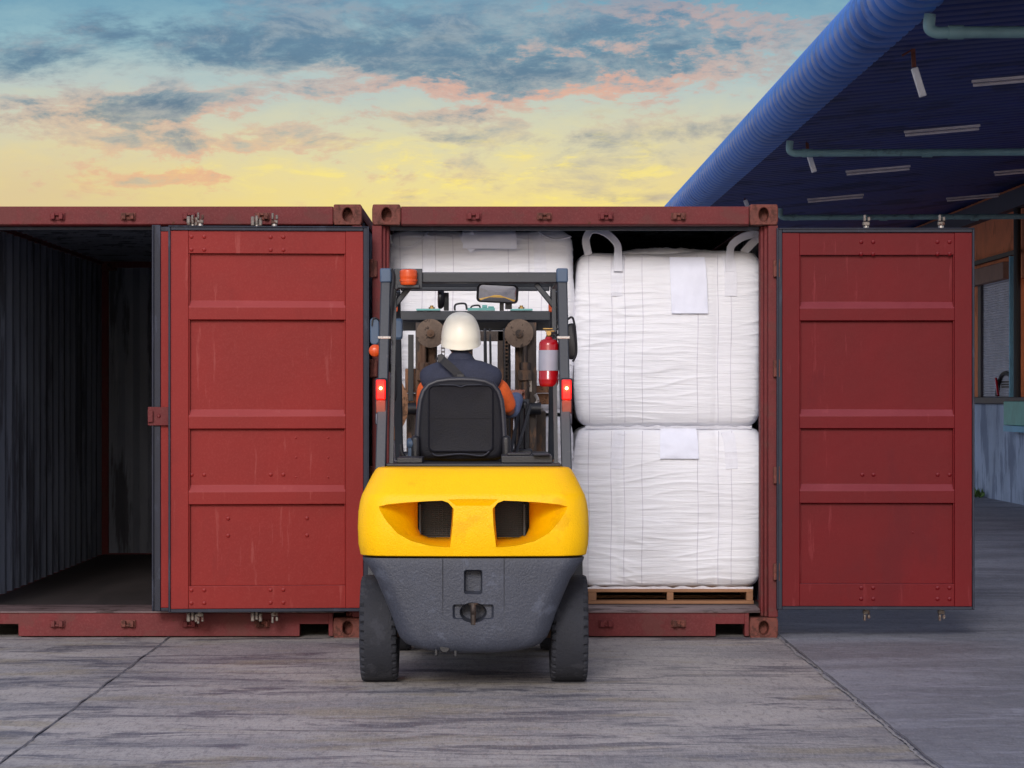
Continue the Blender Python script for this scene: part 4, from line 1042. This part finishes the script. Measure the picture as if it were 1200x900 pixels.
# side lamps and mirror on the left, cables and mirror on the right
D = 15.3
bm = bmesh.new(); rr = rrect(wx(439, D), wz(388, D), .050, .15, .022, 5); ring_loft(bm, [[(a, D + d, b) for a, b in rr] for d in (0, .03)]); o = fo('side_mirror', bm, M['framecap'], bevel=.006)
bm = bmesh.new(); tube(bm, curve_pts([(wx(436, D), D - .01, wz(382, D)), (wx(437, D), D - .01, wz(374, D)), (wx(441, D), D - .01, wz(373, D)), (wx(446, D), D - .0, wz(378, D)), (wx(452, D), D, wz(390, D))], 5), .004, 6); fo('mirror_arm', bm, M['black'])
bm = bmesh.new(); lathe(bm, [(.030, .02), (.034, .01), (.034, -.004), (.026, -.014), (.010, -.018)], (wx(439.5, 15.2), 15.2, wz(411, 15.2)), (0, 1, 0), 24); fo('side_reflector', bm, M['orange'])
D = 15.3
bm = bmesh.new(); rr = rrect(wx(466.5, D), wz(385.5, D), .048, .115, .016, 5); ring_loft(bm, [[(wx(466.5, D) + (a - wx(466.5, D)) * k, D + d, wz(385.5, D) + (b - wz(385.5, D)) * k) for a, b in rr] for d, k in ((0, .8), (.01, 1), (.06, 1), (.08, .8))]); fo('headlight', bm, M['framecap'])
for px in (463.5, 645.5):
    bm = bmesh.new(); rr = rrect(wx(px, 15.55), wz(358, 15.55), .030, .078, .010, 4); ring_loft(bm, [[(a, 15.47 + d, b) for a, b in rr] for d in (0, .018)]); fo('turn_signal', bm, M['orange'], bevel=.004)
D = 14.3
for pts in ([(459, 315), (461, 325), (459, 345), (457, 380), (456, 430), (460, 436), (462, 452), (462, 466), (459, 470)],):
    bm = bmesh.new(); tube(bm, curve_pts([(wx(a, D), D + .02, wz(b, D)) for a, b in pts], 5), .008, 8); fo('cable', bm, M['black'])
bm = bmesh.new(); tube(bm, curve_pts([(wx(a, D), D + .03, wz(b, D)) for a, b in ((459, 426), (462, 436), (462.5, 455), (461, 468), (457, 470))], 5), .013, 8); fo('grab_handle', bm, M['black'])
D = 15.4
bm = bmesh.new(); rr = rrect(wx(670, D), wz(400, D), .05, .20, .02, 5); ring_loft(bm, [[(wx(670, D) + (a - wx(670, D)) * k, D + d, wz(400, D) + (b - wz(400, D)) * k) for a, b in rr] for d, k in ((0, .85), (.01, 1), (.03, 1), (.05, .7))]); fo('side_mirror', bm, M['black'])
bm = bmesh.new(); tube(bm, curve_pts([(wx(a, D), D - .03, wz(b, D)) for a, b in ((656, 378), (664, 375), (670, 372), (673, 380), (675, 400), (675, 415), (671, 424))], 5), .006, 8); fo('mirror_arm', bm, M['black'])
for pts in ([(655, 378), (648, 385), (643, 392), (650, 396), (656, 392)], [(656, 385), (645, 388), (640, 398), (648, 402)], [(655, 374), (650, 382), (652, 392), (657, 398)]):
    bm = bmesh.new(); D = 15.0; tube(bm, curve_pts([(wx(a, D), D + .01 * i, wz(b, D)) for i, (a, b) in enumerate(pts)], 5), .005, 8); fo('cable', bm, M['black'])

# --- fire extinguisher (hangs on the guard's right rear post)
D = 14.27
ex = thing('fire_extinguisher', 'red fire extinguisher with a grey label strapped to the forklift post', 'fire extinguisher', (wx(643, D), D, wz(453, D)))
r_ = .0505
H = wz(397, D) - wz(453, D)
bm = bmesh.new(); lathe(bm, [(r_ * .8, 0), (r_ * .92, .006), (r_, .02), (r_, .030), (r_ * 1.03, .033), (r_ * 1.03, .04), (r_, .043), (r_, H * .86), (r_ * .96, H * .92), (r_ * .78, H * .975), (r_ * .4, H), (r_ * .3, H + .01)], (0, 0, 0), (0, 0, 1), 40); obj('cylinder', bm, M['exred'], ex)
bm = bmesh.new(); lathe(bm, [(r_ + .0005, H * .33), (r_ + .0018, H * .335), (r_ + .0018, H * .755), (r_ + .0005, H * .76)], (0, 0, 0), (0, 0, 1), 40); obj('label', bm, M['exlabel'], ex)
bm = bmesh.new(); cyl(bm, (0, 0, H + .0105), (0, 0, H + .035), .012, 14); box(bm, -.018, .03, -.008, .008, H + .036, H + .043); box(bm, -.030, .022, -.006, .006, H + .048, H + .055); cyl(bm, (0, -.022, H + .028), (0, -.011, H + .028), .014, 16); obj('valve', bm, M['brass'], ex, bevel=.002)
bm = bmesh.new(); tube(bm, curve_pts([(.012, 0, H + .028), (.03, .0, H + .032), (.05, .01, H + .01), (.06, .01, H - .06)], 6), .006, 8); obj('hose', bm, M['black'], ex)
bm = bmesh.new(); box(bm, r_ + .003, .075, .01, .03, H * .10, H * .72); box(bm, r_ + .0025, .085, .0305, .05, H * .20, H * .26); obj('bracket', bm, M['frame'], ex)

# ================================================================== DRIVER
PX0 = wx(540, 14.9)
P0 = Vector((PX0, 14.92, 1.115))
person = thing('person', 'forklift driver in a cream hard hat and dark jacket, seen from behind', 'person', P0)
def skin_mesh(name, mat, nodes, edges, root, parent=person, sub=2):
    me = bpy.data.meshes.new(name)
    keys = list(nodes); idx = {k: i for i, k in enumerate(keys)}
    me.from_pydata([Vector(nodes[k][0]) - P0 for k in keys], [(idx[a], idx[b]) for a, b in edges], [])
    me.materials.append(mat)
    o = bpy.data.objects.new(name, me); COL.objects.link(o); o.parent = parent
    m1 = o.modifiers.new('skin', 'SKIN'); m1.use_smooth_shade = True; m1.branch_smoothing = .6
    for k in keys:
        r = nodes[k][1]; r = r if isinstance(r, tuple) else (r, r)
        sv = me.skin_vertices[0].data[idx[k]]; sv.radius = r; sv.use_root = (k == root)
    s_ = o.modifiers.new('sub', 'SUBSURF'); s_.levels = sub; s_.render_levels = sub
    bpy.context.view_layer.update()
    dg = bpy.context.evaluated_depsgraph_get(); nm = bpy.data.meshes.new_from_object(o.evaluated_get(dg))
    o.modifiers.clear(); o.data = nm
    if not nm.materials: nm.materials.append(mat)
    for p in nm.polygons: p.use_smooth = True
    return o
X = PX0
hr = Vector((wx(607, 15.33), 15.33, 1.475)); hl = Vector((X - .10, 15.31, 1.40))
el_r = Vector((wx(597, 15.05), 15.05, 1.365)); el_l = Vector((X - .195, 15.06, 1.33))
sh_r = Vector((X + .170, 14.91, 1.555)); sh_l = Vector((X - .170, 14.91, 1.555))
nodes = {'pel': ((X, 14.92, 1.20), (.15, .11)), 'sp': ((X, 14.90, 1.34), (.11, .08)), 'ch': ((X, 14.90, 1.47), (.09, .065)), 'nk0': ((X, 14.90, 1.600), (.055, .055)), 'nk': ((X, 14.915, 1.68), .052),
         'hd0': ((X, 14.945, 1.735), (.062, .070)), 'hd1': ((X, 14.95, 1.80), (.074, .088)), 'hd2': ((X, 14.945, 1.86), (.058, .072)),
         'shr': (sh_r + Vector((0, 0, -.015)), .036), 'shl': (sh_l + Vector((0, 0, -.015)), .036), 'elr': (el_r, .032), 'ell': (el_l, .032), 'wr': (hr + Vector((-.005, -.09, -.025)), .026), 'wl': (hl + Vector((-.03, -.09, -.02)), .026),
         'hr': (hr, (.036, .018)), 'hl': (hl, (.036, .018)),
         'hipr': ((X + .10, 14.98, 1.20), .085), 'hipl': ((X - .10, 14.98, 1.20), .085), 'knr': ((X + .13, 15.36, 1.17), .062), 'knl': ((X - .13, 15.36, 1.17), .062),
         'anr': ((X + .12, 15.42, .76), .042), 'anl': ((X - .12, 15.42, .76), .042), 'tor': ((X + .12, 15.56, .70), .035), 'tol': ((X - .12, 15.56, .70), .035),
         'nose': ((X, 15.045, 1.775), .011)}
edges = [('pel', 'sp'), ('sp', 'ch'), ('ch', 'nk0'), ('nk0', 'nk'), ('nk', 'hd0'), ('hd0', 'hd1'), ('hd1', 'hd2'), ('nk0', 'shr'), ('nk0', 'shl'), ('shr', 'elr'), ('shl', 'ell'), ('elr', 'wr'), ('ell', 'wl'), ('wr', 'hr'), ('wl', 'hl'),
         ('pel', 'hipr'), ('pel', 'hipl'), ('hipr', 'knr'), ('hipl', 'knl'), ('knr', 'anr'), ('knl', 'anl'), ('anr', 'tor'), ('anl', 'tol'), ('hd1', 'nose')]
for side, h in (('r', hr), ('l', hl)):
    for i, (fx, ln) in enumerate(((-.027, .070), (-.009, .080), (.010, .075), (.028, .060))):
        a = h + Vector((fx, .035, .004)); b = a + Vector((fx * .15, ln * .5, .004)); c = b + Vector((0, ln * .30, -.022)); d = c + Vector((0, -.004, -.026))
        for nm, p in (('a', a), ('b', b), ('c', c), ('d', d)): nodes[f'{side}{i}{nm}'] = (p, .0088)
        edges += [('h' + side, f'{side}{i}a'), (f'{side}{i}a', f'{side}{i}b'), (f'{side}{i}b', f'{side}{i}c'), (f'{side}{i}c', f'{side}{i}d')]
    sg = -1 if side == 'r' else 1
    a = h + Vector((sg * .042, -.015, -.004)); b = a + Vector((sg * .020, .030, -.010)); c = b + Vector((sg * .002, .028, -.014))
    for nm, p in (('a', a), ('b', b), ('c', c)): nodes[f'{side}t{nm}'] = (p, .0100)
    edges += [('h' + side, f'{side}ta'), (f'{side}ta', f'{side}tb'), (f'{side}tb', f'{side}tc')]
body = skin_mesh('body', M['skin'], nodes, edges, 'pel')
# jacket
jn = {'pel': ((X, 14.92, 1.16), (.165, .125)), 'sp': ((X, 14.90, 1.32), (.155, .120)), 'ch': ((X, 14.885, 1.47), (.175, .125)), 'up': ((X, 14.89, 1.570), (.140, .095)), 'nk': ((X, 14.90, 1.645), (.082, .074)), 'nk2': ((X, 14.905, 1.700), (.066, .066)),
      'sr': ((X + .140, 14.885, 1.560), (.085, .088)), 'sl': ((X - .140, 14.885, 1.560), (.085, .088)), 'sr2': ((X + .222, 14.89, 1.525), (.070, .080)), 'sl2': ((X - .222, 14.89, 1.525), (.070, .080))}
skin_mesh('jacket', M['navy'], jn, [('pel', 'sp'), ('sp', 'ch'), ('ch', 'up'), ('up', 'nk'), ('nk', 'nk2'), ('up', 'sr'), ('up', 'sl'), ('sr', 'sr2'), ('sl', 'sl2')], 'pel')
for s, sh, el, h in ((1, sh_r, el_r, hr), (-1, sh_l, el_l, hl)):
    m1 = sh.lerp(el, .5)
    skin_mesh('sleeve', M['hivis'], {'a': (sh + Vector((s * .008, .01, -.02)), .060), 'b': (m1 + Vector((s * .008, 0, 0)), .056), 'c': (el + Vector((0, .0, .012)), .050)}, [('a', 'b'), ('b', 'c')], 'a')
    wr = h + Vector((-.005 if s > 0 else -.03, -.085, -.024))
    skin_mesh('cuff', M['cuff'], {'a': (el, .054), 'b': (el.lerp(wr, .5), .050), 'c': (wr, .040)}, [('a', 'b'), ('b', 'c')], 'a')
skin_mesh('trousers', M['navy'], {k: v for k, v in {'p': ((X, 14.94, 1.215), (.165, .125)), 'hr': ((X + .10, 14.99, 1.205), .095), 'hl': ((X - .10, 14.99, 1.205), .095), 'kr': ((X + .13, 15.37, 1.17), .075), 'kl': ((X - .13, 15.37, 1.17), .075), 'ar': ((X + .12, 15.42, .82), .060), 'al': ((X - .12, 15.42, .82), .060)}.items()},
          [('p', 'hr'), ('p', 'hl'), ('hr', 'kr'), ('hl', 'kl'), ('kr', 'ar'), ('kl', 'al')], 'p')
for s in (-1, 1):
    skin_mesh('boot', M['boot'], {'a': ((X + s * .12, 15.42, .80), .055), 'b': ((X + s * .12, 15.42, .695), .052), 'c': ((X + s * .12, 15.53, .682), .044), 'd': ((X + s * .12, 15.60, .680), .038)}, [('a', 'b'), ('b', 'c'), ('c', 'd')], 'b')
# hair, eyes, mouth
bm = bmesh.new(); bmesh.ops.create_uvsphere(bm, u_segments=24, v_segments=14, radius=1)
for v_ in bm.verts: v_.co = Vector((v_.co.x * .080, v_.co.y * .088 - .016, v_.co.z * .120)) + Vector((X, 14.945, 1.78)) - P0
obj('hair', bm, M['hair'], person)
for s in (-1, 1):
    bm = bmesh.new(); bmesh.ops.create_uvsphere(bm, u_segments=12, v_segments=8, radius=.011, matrix=Matrix.Translation(Vector((X + s * .030, 15.028, 1.80)) - P0)); obj('eye', bm, M['lampw'], person)
    bm = bmesh.new(); bmesh.ops.create_uvsphere(bm, u_segments=12, v_segments=8, radius=1)
    for v_ in bm.verts: v_.co = Vector((v_.co.x * .010, v_.co.y * .020, v_.co.z * .030)) + Vector((X + s * .084, 14.95, 1.765)) - P0
    obj('ear', bm, M['skin'], person)
bm = bmesh.new(); tube(bm, [Vector(p) - P0 for p in ((X - .025, 15.028, 1.733), (X, 15.034, 1.731), (X + .025, 15.028, 1.733))], .006, 8); obj('mouth', bm, M['dustbrown'], person)
# helmet: ovoid shell tipped back, short brim at the front
bm = bmesh.new(); NR, NA = 14, 48; hc = Vector((X, 14.94, 1.745)); tilt = R(16); rings = []
prof = [(1.0, -.012), (1.015, -.012), (1.015, .0), (.985, .012)] + [(cos(t) ** .70 if t < pi / 2 - .01 else .05, .012 + .146 * sin(t)) for t in [k * (pi / 2 - .06) / NR for k in range(1, NR + 1)]]
for k_, (r_, z_) in enumerate(prof):
    ring = []
    for i in range(NA):
        a = 2 * pi * i / NA
        rx_, ry_ = .106 * r_, .132 * r_
        if k_ < 4 and sin(a) > 0: ry_ += .030 * sin(a)
        p = Vector((rx_ * cos(a), ry_ * sin(a), z_))
        p = Matrix.Rotation(tilt, 3, 'X') @ p
        ring.append(hc + p - P0)
    rings.append(ring)
ring_loft(bm, rings)
hm = obj('hard_hat', bm, M['helmet'], person, smooth=50)
# harness strap running diagonally over the back
D = 14.75
bm = bmesh.new()
pts = [(X - .115, 14.80, 1.665), (X - .09, 14.765, 1.640), (X - .045, 14.750, 1.60), (X - .01, 14.742, 1.565), (X + .03, 14.742, 1.52), (X + .06, 14.745, 1.47)]
ribbon(bm, [p - P0 for p in curve_pts(pts, 6)], .042, .006, (.7, 0, .7)); obj('harness_strap', bm, M['strap'], person)
bm = bmesh.new(); pts = rrect(0, 0, .035, .045, .008, 3); cpt = Vector((X - .105, 14.776, 1.652)) - P0
ring_loft(bm, [[cpt + Vector((a, d, b)) for a, b in pts] for d in (-.008, .004)]); obj('harness_buckle', bm, M['black'], person, bevel=.002); bm = bmesh.new(); cpt2 = Vector((X + .0, 14.732, 1.555)) - P0; pts = rrect(0, 0, .04, .03, .006, 3)
ring_loft(bm, [[cpt2 + Vector((a, d, b)) for a, b in pts] for d in (-.008, .004)]); obj('harness_buckle', bm, M['black'], person, bevel=.002)

# ================================================================== WAREHOUSE WITH CANOPY
WX = 7.2
wh = thing('warehouse', 'loading warehouse with orange wall, raised dock and blue canopy roof', 'warehouse', (WX, 40, 0))
W0 = (WX, 40, 0)
def wo(name, bm, mat, parent=None, **kw): return obj(name, bm, mat, parent or wh, offset=W0, **kw)
# canopy: corrugated sheet ending in a rolled eave
EC = Vector((2.78, 4.20)); ER = .215; SL = .087
bm = bmesh.new(); prof = []       # (x, z, nx, nz)
for xx in (9.5, 6.0, 4.0, 3.0): prof.append((xx, EC.y + ER + (xx - EC.x) * SL, 0, 1))
for k in range(0, 15):
    a = R(90 + 185 * k / 14); prof.append((EC.x + ER * cos(a), EC.y + ER * sin(a), cos(a), sin(a)))
def corr_sheet(prof, name, mat):
    bm = bmesh.new(); prev = None; y = 8.0; k = 0; step = .30 / 8
    while y < 64:
        off = -.030 * max(0, cos(k * pi / 4)) ** 4; ring = [bm.verts.new((px + nx * off, y, pz + nz * off)) for px, pz, nx, nz in prof]
        if prev:
            for i in range(len(ring) - 1): bm.faces.new((prev[i], prev[i + 1], ring[i + 1], ring[i]))
        prev = ring; y += step; k += 1
    return wo(name, bm, mat, smooth=60)
prof.append((2.92, EC.y - ER + (2.92 - EC.x - .02) * SL, 0, -1))
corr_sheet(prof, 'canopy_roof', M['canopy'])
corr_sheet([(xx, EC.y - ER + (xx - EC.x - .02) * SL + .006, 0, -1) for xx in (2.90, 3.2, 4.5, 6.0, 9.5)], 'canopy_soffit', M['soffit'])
# dock and walls (run away from the camera at x = 7.2)
bm = bmesh.new(); box(bm, WX, 16, 30, 62, 0, 1.36); wo('dock_wall', bm, M['concwall'])
bm = bmesh.new(); box(bm, WX - .06, 16, 30, 62, 1.362, 1.46); wo('dock_edge', bm, M['darkedge'], bevel=.01)
SET = WX + .1
bm = B((SET, SET + .2, 38.35, 39.1, 1.4605, 4.4), (SET, SET + .2, 41.7, 62, 1.4605, 4.4), (SET, SET + .2, 39.1005, 41.6995, 3.22, 4.4), (SET, SET + .2, 33, 38.3495, 3.10, 4.4), (SET, SET + .2, 30, 33, 1.4605, 4.4), (SET + .2, 16, 61.8, 62, 1.4605, 4.4), (SET + 4.5, SET + 4.7, 30, 61.8, 1.4605, 4.4))
wo('wall', bm, M['peach'])
wo('roof_beam', B((WX - .04, WX + .095, 30, 62, 4.05, 4.30)), M['darkedge'])
wo('lintel', B((SET - .12, SET - .002, 39.0, 42.2, 3.12, 3.36)), M['lintel'], bevel=.01)
bm = bmesh.new(); prof2 = []
for i in range(50):
    z = 1.4605 + i * .036
    prof2 += [(z, 0.0), (z + .018, .014)]
for (z, o_) in prof2[:]: pass
rings = [[(SET + .05 - o_, 39.2, z), (SET + .05 - o_, 41.698, z), (SET + .07 - o_, 41.698, z), (SET + .07 - o_, 39.2, z)] for z, o_ in prof2 if z < 3.215]
ring_loft(bm, rings); wo('roller_shutter', bm, M['shutter'], smooth=0)
wo('shutter_guide', B((SET + .0, SET + .12, 41.45, 41.69, 1.4605, 3.219)), M['darkedge'])
bm = bmesh.new(); cyl(bm, (WX + .015, 38.12, 1.4605), (WX + .015, 38.12, 4.045), .05, 20); wo('column', bm, M['stainblk'])
bm = bmesh.new(); beam(bm, (WX + .045, 38.7, 1.461), (WX + .045, 38.7, 3.42), .06, .06); wo('downpipe', bm, M['tealb'])
bm = bmesh.new(); beam(bm, (WX + .045, 38.2, 3.46), (WX + .045, 43.5, 3.46), .05, .06); wo('conduit', bm, M['stainblk'])
# warehouse drains
for i, (py, pxl, D, rr) in enumerate(((38, 1090, 18.4, .040), (179.5, 926, 27.4, .036), (255, 915, 36.6, .036))):
    z = wz(py, D); x0 = wx(pxl, D)
    bm = bmesh.new(); tube(bm, curve_pts([(x0 - .0, D, z + .12), (x0 - .005, D, z + .03), (x0 + .04, D, z), (x0 + .10, D, z)], 6) + [Vector((x0 + 4.0, D, z + .02))], rr, 14)
    for k, xx in enumerate((.12, 1.3, 2.5, 3.6)): cyl(bm, (x0 + xx, D, z + .001), (x0 + xx + .10, D, z + .001), rr * 1.18, 14)
    t_ = obj('drain_pipe', bm, M['pipe'])
    tag(t_, ('thick pale green drain pipe nearest the camera, under the blue canopy', 'middle pale green drain pipe under the blue canopy, beside a hanging lamp', 'farthest pale green drain pipe, just above the open right container door')[i], 'pipe', 'drain pipes under the canopy')
tl = ['nearest tube lamp under the canopy, cut by the right edge', 'long tube lamp between the two upper drain pipes', 'tube lamp just below the middle drain pipe', 'tube lamp lowest and leftmost under the canopy, near the container top', 'tube lamp low under the canopy, above the orange wall', 'short tube lamp at the right edge below the middle drain pipe']
for i, (px, py) in enumerate(((1192, 91), (1104, 151), (1029, 198), (979, 231), (1140, 230), (1200, 199))):
    D = 2.19 / ((467 - py) / K - SL * (px - 575) / K); x0, z0 = wx(px, D), wz(py, D)
    t_ = thing('tube_lamp', tl[i], 'lamp', (x0, D, z0), 0, 'unlit tube lamps under the canopy')
    bm = bmesh.new(); beam(bm, (-.36, 0, -.36 * SL), (.36, 0, .36 * SL), .04, .022, (0, 1, 0)); obj('housing', bm, M['tube'], t_)
    bm = bmesh.new(); cyl(bm, (-.35, -.0, -.35 * SL - .030), (.35, -.0, .35 * SL - .030), .014, 10); obj('tube', bm, M['tube'], t_)
for i, (px, py, D) in enumerate(((1073, 86, 20.4), (948, 182, 28.0), (874, 238, 36.0))):
    x0, z0 = wx(px, D), wz(py, D)
    t_ = thing('hanging_lamp', ('white lamp hanging by a rusty bracket nearest under the canopy', 'white lamp hanging beside the end of the middle drain pipe', 'small hanging lamp just above the right container roof')[i], 'lamp', (x0, D, z0), 0, 'hanging lamps along the canopy eave')
    q = .17 if i < 2 else .12
    bm = bmesh.new(); beam(bm, (-.01, 0, .04), (.055, 0, -q), .05, .05); obj('lamp_body', bm, M['lampw'], t_, bevel=.006)
    zr = EC.y - ER + (x0 - EC.x) * SL - .01 - z0
    bm = bmesh.new(); beam(bm, (-.02, 0, zr), (-.012, 0, .045), .03, .03); tube(bm, [(-.10, 0, .13), (-.03, 0, .17), (-.015, 0, .06)], .010, 6); obj('bracket', bm, M['casting'], t_)
# things on the dock
bm = bmesh.new(); box(bm, WX - .13, WX - .062, 36.6, 38.35, 1.075, 1.40); o = obj('dock_leveller', bm, M['teal'], bevel=.01, offset=(WX, 38, 0), loc=(WX, 38, 0)); tag(o, 'faded teal steel dock plate hanging on the loading dock edge', 'dock plate')
bm = bmesh.new(); box(bm, WX - .16, WX - .062, 36.6, 38.2, .99, 1.07); o2 = obj('lip', bm, M['tealb'], o, offset=(WX, 38, 0)); 
t_ = thing('arched_frame', 'dark arched metal frame with a red bar, left on the dock', 'trolley', (WX + .12, 39.6, 1.4605))  # unidentified dark object, built as a small arched frame
bm = bmesh.new()
for dx_ in (0, .22): tube(bm, curve_pts([(dx_, -.62, .02), (dx_, -.56, .24), (dx_, -.25, .33), (dx_, .2, .32), (dx_, .5, .18), (dx_, .6, .02)], 6), .03, 8)
for yy_ in (-.56, -.2, .2, .5): tube(bm, [(0, yy_, .24 if abs(yy_) > .4 else .32), (.22, yy_, .24 if abs(yy_) > .4 else .32)], .02, 8)
obj('frame', bm, M['stainblk'], t_)
bm = bmesh.new(); box(bm, .02, .2, -.5, .42, .10, .26); obj('tray', bm, M['stainblk'], t_, bevel=.03)
bm = bmesh.new(); cyl(bm, (-.05, .25, 0.02), (-.05, .42, .27), .02, 8); obj('bar', bm, M['exred'], t_)
# weeds at the foot of the dock wall
bm = bmesh.new(); rnd = random.Random(3)
for k in range(90):
    cx_ = WX - .06 - rnd.random() * .18; cy_ = 40.2 + rnd.random() * 1.6; a = rnd.random() * 6.28; l_ = .04 + .12 * rnd.random(); wv_ = .012 + .02 * rnd.random(); ln = rnd.uniform(-.08, .08)
    p = Vector((cx_, cy_, 0)); s_ = Vector((cos(a), sin(a), 0)) * wv_; tip = p + Vector((ln, ln * .5, l_)); mid = p.lerp(tip, .5) + s_ * .6
    a1, b1, c1_, d1 = [bm.verts.new(q) for q in (p - s_ * .3, p.lerp(tip, .5) - s_, tip, mid + s_)]; bm.faces.new((a1, b1, c1_, d1))
o = obj('weeds', bm, M['leaf'], smooth=0); tag(o, 'green weeds growing at the foot of the dock wall', 'weeds', kind='stuff')
